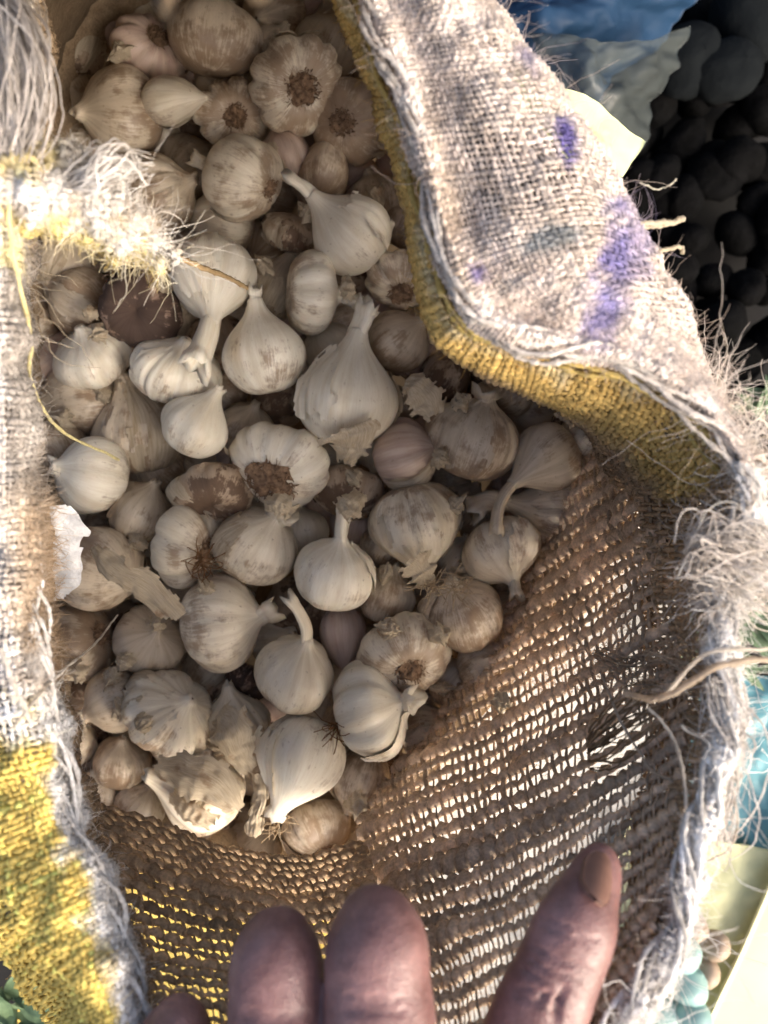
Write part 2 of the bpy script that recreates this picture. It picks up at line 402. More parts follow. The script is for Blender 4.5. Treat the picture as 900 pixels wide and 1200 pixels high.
# --- thin, open-woven cloth towards the bottom right: holes let the daylight through
def col_open(U, W, px, py):
    return lerp(np.array([.56, .43, .31]), np.array([.68, .54, .41]), .5+fbm(px/60, py/60, 12))
def drop_open(U, W, px, py):
    d = (((px-722)*.8+(py-850)*.5)/26)**2+((-(px-722)*.5+(py-850)*.8)/14)**2 < 1
    d |= (((px-728)*.8+(py-892)*.5)/24)**2+((-(px-728)*.5+(py-892)*.8)/12)**2 < 1
    return d & False
CONT = [(760,430),(715,500),(690,560),(645,640),(600,735),(545,812),(490,888),(420,985)]     # where the thin cloth meets the garlic
rows_ = [((372,735),(748,492),.92,.012,.090),((385,785),(762,560),.78,.012,.104),((398,838),(780,625),.60,.012,.120),((410,884),(792,680),.40,.012,.132),
         ((418,930),(802,738),.20,.014,.143),((424,980),(806,800),.0,.025,.153),((448,1045),(804,868),.0,.078,.163),((474,1112),(794,940),.0,.124,.171),
         ((498,1188),(784,1020),.0,.156,.180),((516,1268),(760,1108),.0,.176,.187),((530,1350),(730,1200),.0,.186,.192)]
openw = []
for (xl, yl), (xr, yr), uc, zl, zr in rows_:
    row = []
    for f in np.linspace(0, 1, 8):
        zz_ = zl-.16*(uc-f) if f < uc else zl+(zr-zl)*((f-uc)/(1-uc))**.85
        row.append((xl+(xr-xl)*f, yl+(yr-yl)*f+14*math.sin(math.pi*f), zz_))
    openw.append(row)
openw = np.array(openw).transpose(1, 0, 2)
def tear(U, W, px, py):
    """where the crossing yarns have pulled out and only the long yarns still span the gap"""
    f = lambda cx, cy, a, rx, ry: (((px-cx)*math.cos(a)+(py-cy)*math.sin(a))/rx)**2+((-(px-cx)*math.sin(a)+(py-cy)*math.cos(a))/ry)**2 < 1
    return f(712, 842, -.5, 26, 9) | f(722, 884, -.6, 36, 15) | f(738, 862, -.4, 16, 22)
_drop0 = drop_open
def drop_open(U, W, px, py):
    cx = np.interp(py, [q[1] for q in CONT], [q[0] for q in CONT])
    return _drop0(U, W, px, py) | ((px < cx-22+5*vnoise(px/6, py/6, 2)) & (py < 985))
o_, q_, h_, GO, NO, CO = weave("open_weave_cloth", openw, 50, 36, col_open, .00162, .00118, .0005, .0012, 2.0, 31, .14, dropfn=drop_open, fuzz=3200, fl=.004, flat=.6, jit=.14, rel=(.275, .205), dropx=tear, radfn=lambda U, W: 1+.35*np.clip((.08-U)/.08, 0, 1)*(W > .45)+.16*fbm(U*5, W*6, 14)+.40*np.exp(-((W-.44-.05*U)/.03)**2)*(U > .45)+.3*np.clip((U-.93)/.07, 0, 1))
HAIRS.append(h_)
# --- heavier double-layer border between the thin cloth and the outer rim
def col_border(U, W, px, py):
    t = W + .10*fbm(px/30, py/30, 15)
    return lerp(BROWN*1.3, np.array([.86, .85, .83]), (t-.42)/.15)
border = [
 [(742,520,.096),(800,520,.142),(845,530,.165),(872,540,.178),(888,552,.17),(885,560,.12)],
 [(752,590,.100),(806,592,.142),(850,595,.165),(878,600,.178),(892,606,.17),(888,610,.12)],
 [(745,660,.100),(798,660,.142),(832,655,.163),(852,655,.176),(870,668,.168),(860,668,.12)],
 [(752,730,.104),(796,735,.145),(824,735,.166),(844,735,.178),(858,742,.17),(850,745,.12)],
 [(768,800,.118),(804,810,.152),(830,812,.17),(850,812,.181),(865,818,.172),(855,820,.12)],
 [(768,862,.130),(802,872,.158),(828,876,.174),(846,878,.184),(860,884,.175),(850,885,.12)],
 [(745,935,.142),(780,942,.164),(806,946,.178),(824,950,.187),(838,956,.178),(825,958,.12)],
 [(738,1005,.156),(768,1012,.172),(790,1018,.182),(806,1022,.189),(818,1030,.18),(805,1030,.12)],
 [(735,1075,.166),(758,1082,.178),(778,1090,.185),(794,1096,.191),(804,1106,.182),(792,1106,.12)],
 [(700,1140,.172),(716,1152,.182),(732,1162,.188),(746,1172,.192),(756,1184,.184),(745,1184,.12)],
 [(655,1215,.178),(672,1228,.186),(688,1240,.191),(700,1250,.193),(712,1260,.184),(700,1260,.12)],
]
o_, q_, h_, *_ = weave("doubled_border", border, 104, 28, col_border, .00076, .00074, .0005, .0020, 2.6, 41, .25, fuzz=2500, fl=.007)
HAIRS.append(h_); QB = q_
# --- cloth at the bottom, left of the fingers
def col_bot(U, W, px, py): return lerp(BROWN*1.3, BROWN*1.7, .5+fbm(px/50, py/50, 18))
bottom = [
 [(78,925,.045),(105,985,.09),(128,1070,.13),(150,1150,.157),(165,1250,.18)],
 [(180,960,.045),(198,1018,.09),(215,1095,.13),(232,1165,.157),(245,1260,.18)],
 [(270,990,.045),(286,1044,.09),(300,1112,.13),(316,1180,.157),(330,1270,.18)],
 [(345,1005,.04),(366,1055,.09),(388,1120,.13),(402,1186,.157),(415,1275,.18)],
 [(425,985,.025),(440,1030,.085),(466,1090,.128),(492,1152,.153),(512,1260,.18)],
]
o_, q_, h_, *_ = weave("bottom_cloth", bottom, 36, 22, col_bot, .00122, .00100, .0005, .0012, 2.0, 53, .15, fuzz=1800, fl=.004, flat=.6, jit=.14, rel=(.275, .20), radfn=lambda U, W: 1+.3*np.clip((W-.80)/.2, 0, 1)+.3*np.clip((U-.8)/.2, 0, 1)+.15*fbm(U*5, W*5, 16))
HAIRS.append(h_)
# yellow dyed outer layer lying below it
def col_yel(U, W, px, py):
    return lerp(YBR, np.array([.62, .46, .12]), .5+fbm(px/40, py/40, 20))
under = [[(-60,880,-.04),(0,1000,-.09),(20,1150,-.10),(20,1400,-.10)],[(110,945,-.06),(140,1020,-.09),(170,1150,-.10),(180,1400,-.10)],
         [(300,1000,-.06),(320,1060,-.09),(340,1150,-.10),(360,1400,-.10)],[(425,1000,-.06),(440,1060,-.09),(460,1150,-.10),(480,1400,-.10)]]
sht, *_ = sheet("outer_cloth", under, 40, 30, JUTE, None, .003, 3, 61, colfn=col_yel); sk(sht)
# --- left rim of the mouth
def col_left(U, W, px, py):
    n = fbm(px/28, py/28, 22)
    c = lerp(BROWN*1.1, GREYW, (W+.12*n-.30)/.16)
    c = lerp(c, np.array([.86, .85, .84]), np.clip((py-790)/60, 0, 1)*np.clip((W+.08*n-.28)/.08, 0, 1))
    y = np.clip((py-825+30*n)/40, 0, 1)*np.clip((W+.05*n-.60)/.08, 0, 1)
    c = lerp(c, YBR, y)
    y2 = np.clip((330-py+40*n)/40, 0, 1)*np.clip((py-160)/30, 0, 1)*np.clip((W-.45)/.1, 0, 1)
    c = lerp(c, BROWN*1.15, .8*np.clip((py-520+60*n)/60, 0, 1)*np.clip((800-py+40*n)/50, 0, 1)*np.clip((px+20)/50, 0, 1))
    c = lerp(c, np.array([.30, .275, .255]), .85*np.clip((py-260)/40, 0, 1)*np.clip((600-py)/40, 0, 1)*np.clip((px+10)/20, 0, 1))
    return lerp(c, np.array([.72, .65, .36]), .8*y2)
left = [
 [(66,-60,-.05),(60,-60,.08),(48,-60,.14),(34,-60,.168),(6,-60,.182),(-30,-60,.178),(-70,-60,.15)],
 [(64,60,-.05),(58,60,.08),(46,60,.14),(36,60,.168),(8,60,.184),(-30,60,.178),(-70,60,.15)],
 [(62,170,-.05),(56,170,.08),(44,170,.14),(34,170,.166),(8,170,.183),(-30,170,.178),(-70,170,.15)],
 [(44,280,-.03),(40,280,.08),(32,280,.14),(24,280,.166),(6,280,.183),(-24,280,.178),(-60,280,.15)],
 [(40,400,-.03),(36,400,.08),(32,400,.14),(26,400,.164),(4,400,.181),(-24,400,.178),(-60,400,.15)],
 [(44,520,-.03),(42,520,.08),(38,520,.14),(30,520,.162),(8,520,.180),(-24,520,.176),(-60,520,.15)],
 [(60,620,-.03),(60,625,.08),(52,625,.135),(38,625,.160),(12,625,.178),(-24,625,.174),(-60,620,.15)],
 [(62,720,-.03),(62,725,.08),(56,725,.135),(44,725,.160),(20,730,.178),(-24,735,.174),(-60,740,.15)],
 [(80,820,-.02),(82,830,.08),(74,835,.135),(58,838,.160),(34,842,.178),(-10,850,.174),(-60,860,.15)],
 [(104,920,-.0),(108,930,.08),(100,935,.138),(84,938,.162),(58,945,.180),(6,965,.174),(-50,985,.15)],
 [(130,1010,.03),(132,1020,.10),(126,1025,.148),(112,1028,.168),(84,1040,.184),(26,1070,.176),(-30,1100,.15)],
 [(158,1090,.08),(160,1095,.125),(154,1098,.156),(140,1100,.174),(112,1115,.188),(72,1140,.178),(34,1165,.12)],
 [(178,1180,.12),(180,1185,.145),(174,1190,.165),(162,1190,.18),(136,1205,.190),(104,1218,.18),(74,1225,.12)],
 [(190,1280,.14),(194,1285,.155),(190,1290,.172),(178,1290,.184),(152,1300,.192),(124,1305,.18),(96,1310,.12)],
]
o_, q_, h_, *_ = weave("rolled_rim", left, 190, 44, col_left, .00074, .00070, .0005, .0022, 2.4, 67, .35, fuzz=3000, fl=.0045)
HAIRS.append(h_); QL = q_
# --- torn tongue of cloth hanging over the garlic from the left rim
def col_tongue(U, W, px, py):
    n = fbm(px/20, py/20, 26)
    c = lerp(np.array([.74, .73, .71]), np.array([.50, .42, .33]), .22+.8*n)
    c = lerp(c, np.array([.72, .62, .28]), np.clip((W+.15*n-.62)/.12, 0, 1)*np.clip((W-1.3)/-.1, 0, 1))
    c = lerp(c, np.array([.70, .60, .30]), .9*blob(px, py, 30, 185, 50, 30, -.4, .6, 11))
    return c
def drop_tongue(U, W, px, py):
    n = vnoise(px/9, py/9, 30)
    return (U+.10*n > .96) | ((W < .10+.10*n) & (U > .2)) | ((U > .45) & (vnoise(px/7, py/7, 33) > .55+.5*(1-U)))
tongue = [
 [(-30,150,.170),(-30,175,.186),(-30,215,.192),(-30,250,.186),(-30,275,.172),(-26,280,.15)],
 [(20,145,.168),(20,175,.185),(22,215,.192),(24,248,.186),(28,268,.172),(32,272,.15)],
 [(70,155,.160),(74,180,.176),(78,215,.186),(82,250,.182),(88,276,.168),(90,282,.15)],
 [(118,190,.150),(122,205,.166),(124,230,.178),(128,260,.176),(132,290,.162),(134,298,.145)],
 [(160,228,.138),(160,238,.154),(162,256,.166),(164,276,.166),(166,300,.154),(168,310,.138)],
 [(196,276,.128),(197,282,.140),(199,291,.150),(201,302,.150),(203,315,.142),(204,322,.131)],
]
o_, q_, h_, *_ = weave("torn_tongue", tongue, 32, 24, col_tongue, .0009, .0009, .0006, .0022, 5, 71, .5, dropfn=drop_tongue, fuzz=1400, fl=.005)
HAIRS.append(h_); QT = q_
# --- far wall (top), its unseen edge arched over to shade the heap, and lower wall of the sack body, a closed ring standing on the ground
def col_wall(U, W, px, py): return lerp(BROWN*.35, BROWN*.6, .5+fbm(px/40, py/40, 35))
wall_sheet, *_ = sheet("back_cloth_shade_arch", [
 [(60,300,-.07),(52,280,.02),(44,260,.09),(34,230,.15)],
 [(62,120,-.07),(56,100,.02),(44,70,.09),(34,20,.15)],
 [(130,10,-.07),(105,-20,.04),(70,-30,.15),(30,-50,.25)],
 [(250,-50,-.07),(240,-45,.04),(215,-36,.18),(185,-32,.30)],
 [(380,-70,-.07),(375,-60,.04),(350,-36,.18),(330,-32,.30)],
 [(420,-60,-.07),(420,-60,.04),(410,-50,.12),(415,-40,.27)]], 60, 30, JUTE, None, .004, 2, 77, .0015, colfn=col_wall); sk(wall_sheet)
# ring body
cx0, cy0 = 400, 500
ang = np.linspace(0, 2*math.pi, 97)
def edge_px(a):
    pts = [(470,180),(505,300),(545,400),(660,460),(700,540),(690,600),(622,722),(556,800),(480,890),(418,985),(345,1005),(180,960),(80,925),(60,720),(44,520),(40,350),(62,120),(130,0),(250,-50),(380,-60),(440,80),(470,180)]
    A = np.unwrap([math.atan2(-(y-cy0), x-cx0) for x, y in pts]); R = [math.hypot(x-cx0, y-cy0) for x, y in pts]
    A = -A; a = (-a-A[0]*-1); return A, R, pts
bp = np.array([(470,180),(505,300),(545,400),(660,460),(700,540),(690,600),(622,722),(556,800),(480,890),(418,985),(345,1005),(180,960),(80,925),(60,720),(44,520),(40,350),(62,120),(130,0),(250,-50),(380,-60),(440,80)], float)
ring = []
for z, s in ((.016, 1.035), (-.015, 1.02), (-.05, .97), (-.09, .90), (-.16, .84), (-.24, .80), (-.297, .70), (-.298, .4), (-.298, .01)):
    base = PA(np.concatenate([bp, np.full((len(bp), 1), -.02)], 1)); c0 = base.mean(0)
    q = c0+(base-c0)*s; q[:, 2] = z; ring.append(np.concatenate([q, q[:1]]))
ring = np.array(ring); RG = catmull(catmull(ring, 121, 1), 40, 0); RG[..., 2] = np.maximum(RG[..., 2], -.2985)
ri = np.arange(RG.shape[0]*121).reshape(RG.shape[0], 121)
rp = np.stack([ri[:-1, :-1], ri[1:, :-1], ri[1:, 1:], ri[:-1, 1:]], -1).reshape(-1, 4)
sk(obj("sack_body", make_mesh("sack_body", RG, rp, np.tile(BROWN, (RG.shape[0]*121, 1))), JUTE))

# --- fuzz and frayed fibres on the rims
HAIRS += [
 hairs_from(*[a for a in (QF[0], QF[1], QF[2])], 1500, .012, .00007, 1.0, .5, 8, 101),
]
def near(Q, cond):
    px, py = pix(Q[0]); m = cond(px, py); return Q[0][m], Q[1][m], np.clip(Q[2][m]*1.15, 0, .8)
WH = np.array([.90, .89, .87])
def wh(q, f=.6): return q[0], q[1], q[2]*(1-f)+WH*f
A1 = wh(near(QB, lambda x, y: (x > 835) | ((y > 960) & (x > 795-(y-1080)*.55))))
HAIRS += [hairs_from(*A1, 4200, .0055, .00012, 1.0, .8, 7, 102, .3), hairs_from(*A1, 160, .024, .00012, .8, .5, 14, 103, .2, tang=np.array([.5, -.1, .1]))]
A2 = wh(near(QB, lambda x, y: (x > 815) & (y > 620) & (y < 720)))
HAIRS += [hairs_from(*A2, 1700, .011, .00018, 1.0, .9, 9, 104, .4, tang=np.array([.9, 0, .1]))]
A3 = wh(near(QT, lambda x, y: x > 40))
HAIRS += [hairs_from(*A3, 1700, .006, .00013, 1.0, .8, 8, 105, .4), hairs_from(*wh(near(QT, lambda x, y: x > 130)), 120, .022, .00012, .6, .6, 9, 106, .2, tang=np.array([.9, .1, -.2]))]
A4 = wh(near(QL, lambda x, y: (y > 790) & (x > 25+(y-800)*.33)), .5)
HAIRS += [hairs_from(*A4, 2200, .005, .00011, 1.0, .7, 6, 107)]
HAIRS += [hairs_from(*wh(near(QL, lambda x, y: (y > 250) & (y < 800) & (x > 8)), .2), 1300, .008, .00009, 1.0, .8, 8, 108)]
A7 = near(QL, lambda x, y: (y > 540) & (y < 810) & (x > 25))
HAIRS += [hairs_from(*A7, 4200, .0065, .00012, 1.0, .8, 8, 113, .25)]
A5 = wh(near(QF, lambda x, y: (y > 430) & (x > 820)))
HAIRS += [hairs_from(*A5, 260, .026, .00010, .8, .6, 12, 109, .2, tang=np.array([.9, .5, .1]))]
# soft matted brown fluff on the inner side of the doubled border and at the crease
A6 = near(QB, lambda x, y: (x < 825))
HAIRS += [hairs_from(*A6, 2600, .006, .00008, 1.0, .6, 7, 110, .25)]
pxo, pyo = pix(GO); mo = (np.abs((pyo-785)-(pxo-680)*-.05) < 26) & (pxo > 610) & (pxo < 790) | (np.abs(pxo-715-(pyo-640)*.1) < 18) & (pyo < 770)
HAIRS += [hairs_from(GO[mo], NO[mo], CO[mo]*1.2, 1300, .007, .0001, 1.0, .6, 7, 111, .35)]
mo = np.abs(pxo-np.interp(pyo, [q[1] for q in CONT], [q[0] for q in CONT])) < 14; mo &= pyo < 985
HAIRS += [hairs_from(GO[mo], NO[mo], CO[mo], 1600, .010, .00008, 1.0, .5, 7, 112, .35)]
hair_obj("jute_fluff", [h for h in HAIRS if h is not None])

# --- bundle of combed-out fibre strands over the left rim, top
def strand_bundle(name, path, n, spread, thick, col, seed, wav=.004):
    r = np.random.default_rng(seed); K = 24
    c = catmull(PA(np.array(path, float)), K, 0)
    t = np.linspace(0, 1, K)
    pts = np.zeros((n, K, 3))
    for i in range(n):
        off = r.normal(size=3)*spread; ph = r.random(3)*6.28; fr = 2+4*r.random(3)
        env = (.55+.45*np.sin(math.pi*t))[:, None]
        pts[i] = c+off*env+wav*np.sin(t[:, None]*fr+ph)*r.random()*env+np.cumsum(r.normal(size=(K, 3)), 0)*.00018
    rad = thick*(.5+r.random((n, 1)))*np.ones((1, K))*np.linspace(1, .6, K)
    V, F = tubes(pts, rad, 4)
    cc = np.repeat(np.clip(np.array(col)*(.7+.5*r.random((n, 1))), 0, .85), K*4, axis=0)
    ob = sk(obj(name, make_mesh(name, V, F, cc), HAIR)); ob["kind"] = "stuff"; return ob
strand_bundle("fibre_bundle", [(-30,-30,.186),(0,20,.19),(18,80,.192),(20,140,.19),(10,190,.188)], 150, np.array([.0045, .002, .0015]), .00028, (.56, .53, .51), 5)
strand_bundle("fibre_bundle", [(-10,-60,.18),(22,10,.186),(34,80,.188),(34,135,.184)], 60, np.array([.0016, .002, .001]), .0002, (.48, .43, .38), 6)
strand_bundle("fibre_bundle", [(90,215,.186),(112,205,.19),(132,188,.19),(150,196,.182),(168,192,.17)], 40, np.array([.0018, .0018, .001]), .0002, (.76, .74, .72), 7)
strand_bundle("fibre_bundle", [(820,655,.175),(845,640,.182),(875,660,.178),(905,690,.165),(930,690,.15)], 130, np.array([.004, .004, .003]), .00022, (.74, .70, .66), 8, .008)
strand_bundle("fibre_bundle", [(845,800,.18),(858,860,.18),(850,930,.18),(838,990,.178)], 60, np.array([.0022, .003, .002]), .0002, (.74, .71, .68), 9, .007)
strand_bundle("fibre_bundle", [(700,765,.10),(745,780,.125),(790,770,.15),(830,790,.172)], 22, np.array([.002, .002, .002]), .0002, (.62, .53, .42), 10, .006)
# brown matted warps bunched between the thin cloth and the border (knot at the tear)
strand_bundle("fibre_bundle", [(690,880,.14),(715,862,.15),(745,842,.158),(775,830,.165)], 26, np.array([.0009, .005, .001]), .0003, (.38, .27, .16), 12, .002)

def strand(name, path, r, col, parent=True, mat=None, flat=1.0, K=40, wob=.0004, seed=1, label=None):
    rr = np.random.default_rng(seed); c = catmull(PA(np.array(path, float)), K, 0)
    c = c+np.cumsum(rr.normal(size=(K, 3)), 0)*wob*.3
    rad = r*(1+.15*rr.normal(size=K))
    V, F = tubes(c[None], rad[None], 6, flat); m = make_mesh(name, V, F, np.tile(col, (len(V), 1)))
    o = obj(name, m, mat or HAIR)
    if parent: sk(o)
    if label: o["label"] = label
    return o
YT = (.78, .72, .42)
strand("loose_thread", [(10,240,.19),(18,300,.185),(30,350,.175),(40,400,.16),(42,450,.14),(62,490,.11),(90,515,.08),(125,530,.05),(142,540,.04)], .00060, YT, seed=2, label="pale yellow thread hanging from the left rim over the garlic")
strand("loose_thread", [(15,850,.185),(45,812,.175),(80,782,.14),(115,752,.09),(138,722,.045)], .00042, (.66, .62, .56), seed=3, label="thin grey thread slanting from the left rim to the garlic")
strand("loose_thread", [(2,760,.192),(14,800,.193),(28,832,.192),(36,850,.190)], .0006, (.70, .66, .60), seed=4)
strand("loose_thread", [(735,812,.17),(770,820,.186),(815,800,.194),(850,782,.194),(900,775,.19),(940,778,.18)], .00085, (.50, .42, .33), seed=5, label="thick brown yarn sticking out past the right rim")
strand("loose_thread", [(780,815,.185),(820,775,.19),(860,762,.19),(905,762,.185),(940,760,.18)], .0005, (.62, .57, .50), seed=6)
strand("loose_thread", [(760,830,.175),(790,860,.18),(806,900,.185),(812,950,.187),(805,985,.188)], .00045, (.60, .55, .48), seed=7)
strand("loose_thread", [(800,850,.18),(840,880,.182),(862,930,.18),(858,985,.178),(830,1005,.178),(800,1003,.18)], .0004, (.60, .56, .50), seed=8)
strand("loose_thread", [(705,790,.14),(725,840,.155),(748,875,.16),(768,905,.165),(790,920,.17)], .0004, (.50, .42, .33), seed=9)
strand("loose_thread", [(850,480,.172),(868,470,.165),(880,490,.165),(896,486,.165),(905,500,.16)], .0003, (.74, .70, .62), seed=10)
strand("loose_thread", [(862,520,.174),(880,545,.17),(905,552,.165),(925,545,.16)], .0003, (.74, .70, .62), seed=11)
strand("loose_thread", [(750,215,.165),(768,222,.15),(782,220,.15),(790,210,.15)], .00022, (.60, .58, .5), seed=12)
strand("loose_thread", [(742,262,.163),(770,262,.155),(795,256,.15)], .0008, (.62, .56, .44), seed=13)
strand("loose_thread", [(745,268,.163),(765,268,.155),(785,264,.15)], .0006, (.62, .56, .44), seed=14)
strand("loose_thread", [(768,298,.16),(782,292,.155),(794,288,.15),(792,298,.15)], .0006, (.58, .52, .40), seed=15)
for k in range(16):   # fine loose strands crossing the dark gap under the torn tongue
    a = random.uniform(0, 6.28); x0, y0 = random.uniform(28, 60), random.uniform(285, 400)
    pth = [(x0, y0, .165)]; 
    for j in range(5):
        a += random.uniform(-.9, .9); pth.append((pth[-1][0]+14*math.cos(a)+3, pth[-1][1]+14*math.sin(a), .16-.01*j))
    strand("loose_thread", pth, .00009, (.50, .44, .35), seed=30+k, K=24)
# rolled yarns following the rims
def yarn_roll(path, n, spread, r, col, seed):
    rr = np.random.default_rng(seed); K = 160; c = catmull(PA(np.array(path, float)), K, 0); t = np.linspace(0, 1, K)
    T = np.gradient(c, axis=0); T /= np.linalg.norm(T, axis=1, keepdims=True); S = np.cross(T, [0, 0, 1.0]); U = np.cross(S, T)
    pts = []; 
    for i in range(n):
        ph = rr.random()*6.28; tw = rr.uniform(18, 34); s = spread*(.4+.8*rr.random())
        pts.append(c+S*(s*np.cos(tw*t+ph))[:, None]+U*(s*.7*np.sin(tw*t+ph))[:, None]+np.cumsum(rr.normal(size=(K, 3)), 0)*.00012)
    pts = np.array(pts); rad = r*(1+.25*rr.normal(size=(n, K))); V, F = tubes(pts, np.clip(rad, r*.4, r*2), 5)
    cc = np.repeat(np.clip(np.array(col)*(1+.18*rr.normal(size=(n, 1))), 0, .85), K*5, axis=0)
    o = sk(obj("rim_yarn", make_mesh("rim_yarn", V, F, cc), JUTE)); o["kind"] = "stuff"; return o
rim_path = [(r[1][0], r[1][1], r[1][2]) for r in flap]
yarn_roll([(x-2, y+1, z-.001) for x, y, z in rim_path], 9, .0028, .0007, (.62, .58, .54), 1)
yarn_roll([(x-9, y+6, z-.012) for x, y, z in rim_path], 6, .0018, .0007, (.56, .43, .15), 2)
yarn_roll([(b[3][0], b[3][1], b[3][2]-.001) for b in border], 10, .0030, .0007, (.84, .82, .79), 3)
yarn_roll([(l[3][0]-2, l[3][1], l[3][2]) for l in left[6:]], 8, .0026, .0007, (.82, .80, .78), 4)

# ------------------------------------------------------------------ garlic
PROF = {
 'pear':  [(.0,-.66),(.10,-.70),(.30,-.72),(.62,-.60),(.90,-.28),(1.0,.08),(.93,.40),(.72,.70),(.48,.94),(.30,1.14),(.20,1.34),(.16,1.5)],
 'round': [(.0,-.72),(.10,-.76),(.32,-.78),(.66,-.66),(.93,-.33),(1.0,.05),(.91,.38),(.70,.62),(.46,.76),(.27,.87),(.17,.98),(.13,1.08)],
 'flat':  [(.0,-.42),(.12,-.50),(.36,-.60),(.70,-.52),(.95,-.24),(1.0,.05),(.90,.30),(.66,.46),(.40,.55),(.22,.63),(.14,.72),(.11,.80)],
 'squat': [(.0,-.40),(.12,-.48),(.40,-.56),(.74,-.48),(.97,-.20),(1.0,.05),(.88,.30),(.58,.44),(.30,.48),(.16,.50),(.08,.50),(.0,.49)],
 'clove': [(.0,-.80),(.10,-.86),(.30,-.86),(.60,-.70),(.90,-.35),(1.0,.05),(.93,.45),(.72,.90),(.46,1.25),(.25,1.52),(.13,1.70),(.08,1.8)],
}
def body_shape(kind, R, lobes, depth, wr, seed, th, t, lift=0.0):
    """th, t arrays -> xyz of the bulb's skin at angle th and height fraction t"""
    r = np.random.default_rng(seed); pr = np.array(PROF[kind]); tt = np.linspace(0, 1, 60)
    c = catmull(pr, 60, 0); rr = np.interp(t, tt, np.maximum(c[:, 0], 0)); zz = np.interp(t, tt, c[:, 1])
    ph = r.random(6)*6.28; s = int(seed) % 97
    thw = th + .28*np.sin(th+ph[0]) + .13*np.sin(2*th+ph[1])
    g = np.abs(np.sin(thw*lobes/2+ph[2])); groove = (1-g)**2.2
    env = np.clip((t-.03)/.22, 0, 1)*np.clip((.92-t)/.35, 0, 1)
    rad = rr*(1-depth*groove*env) * (1+.05*np.sin(2*th+ph[3])*env+.045*np.sin(3*th+ph[4])*env)
    cx, sy = np.cos(th), np.sin(th)
    rad = rad*(1+wr*env*(.6*vnoise(cx*5+7, sy*5+t*1.2+7, s)+.5*vnoise(cx*12+20, sy*12+t*2+20, s+1)))
    rad = rad*(1+.05*vnoise(cx*1.6+3, sy*1.6+t*3+5, s+2))
    rad = rad*(1+.055*vnoise(cx*2.2+11, sy*2.2+t*4+3, s+4)*env) + lift
    bx, by = r.normal(size=2)*.16
    zb = np.clip(zz-.7, 0, 3)
    return np.stack([(rad*cx+bx*zb**1.5)*R, (rad*sy+by*zb**1.5)*R, zz*R*(1+.04*r.normal())], -1)

def garlic_body(name, kind, R, lobes, depth, wr, seed, mat, nt=56, nz=40):
    th = np.linspace(0, 2*math.pi, nt+1)[:-1]; t = np.linspace(0, 1, nz)**1.0
    TH, T = np.meshgrid(th, t, indexing='ij'); V = body_shape(kind, R, lobes, depth, wr, seed, TH, T)
    i = np.arange(nt*nz).reshape(nt, nz); j = np.roll(i, -1, 0)
    F = np.stack([i[:, :-1], j[:, :-1], j[:, 1:], i[:, 1:]], -1).reshape(-1, 4)
    al = np.stack([np.cos(TH)*2.0, np.sin(TH)*2.0, T*.9], -1).reshape(-1, 3)
    cap = V[:, -1].mean(0)-(V[:, -1]-V[:, -3]).mean(0)*.2
    V2 = np.concatenate([V.reshape(-1, 3), cap[None]]); al = np.concatenate([al, [[0, 0, .9]]]); n_ = len(V2)-1
    F = np.concatenate([F, np.stack([i[:, -1], j[:, -1], np.full(nt, n_), np.full(nt, n_)], -1)]) if False else F
    V[:, -1] = cap+(V[:, -1]-cap)*.25
    m = make_mesh(name, V, F, vec=al[:-1]); m.materials.append(mat)
    return m, V[:, -2].mean(0), (V[:, -2]-V[:, -4]).mean(0)

def garlic_flake(R, kind, lobes, depth, wr, seed, k, mat, big=1.0):
    """a loose papery piece of outer skin lifting off the bulb"""
    r = np.random.default_rng(seed*13+k); th0 = r.random()*6.28; dth = r.uniform(.8, 1.7)*big; t0 = r.uniform(.12, .4); t1 = r.uniform(.6, .95)
    nu, nv = 26, 22; TH, T = np.meshgrid(np.linspace(th0, th0+dth, nu), np.linspace(t0, t1, nv), indexing='ij')
    U = np.linspace(-1, 1, nu)[:, None]; W = np.linspace(-1, 1, nv)[None, :]
    TH = TH+.12*vnoise(T*9, TH*2, k+3)*np.sign(U)*np.abs(U); T = np.clip(T+.06*vnoise(TH*7, T*3, k+5)*np.abs(W), 0, 1)
    lift = .018+.10*np.abs(U)**3*r.uniform(.2, 1.2)+.07*np.abs(W)**4+.02*vnoise(TH*6, T*7, k)
    V = body_shape(kind, R, lobes, depth*.8, wr, seed, TH, T, lift)
    keep = (np.maximum(np.abs(U), np.abs(W))+.30*vnoise(TH*8+4, T*16, k+7)) < .93
    i = np.arange(nu*nv).reshape(nu, nv); F = np.stack([i[:-1, :-1], i[1:, :-1], i[1:, 1:], i[:-1, 1:]], -1)
    kf = keep[:-1, :-1] & keep[1:, :-1] & keep[1:, 1:] & keep[:-1, 1:]; F = F[kf]
    if len(F) < 6: return None
    V2 = V.reshape(-1, 3); used = np.unique(F); mp = np.zeros(len(V2), int); mp[used] = np.arange(len(used))
    al = np.stack([np.cos(TH)*2.6, np.sin(TH)*2.6, T*.9], -1).reshape(-1, 3)
    m = make_mesh("papery_skin", V2[used], mp[F], vec=al[used]); m.materials.append(mat); return m

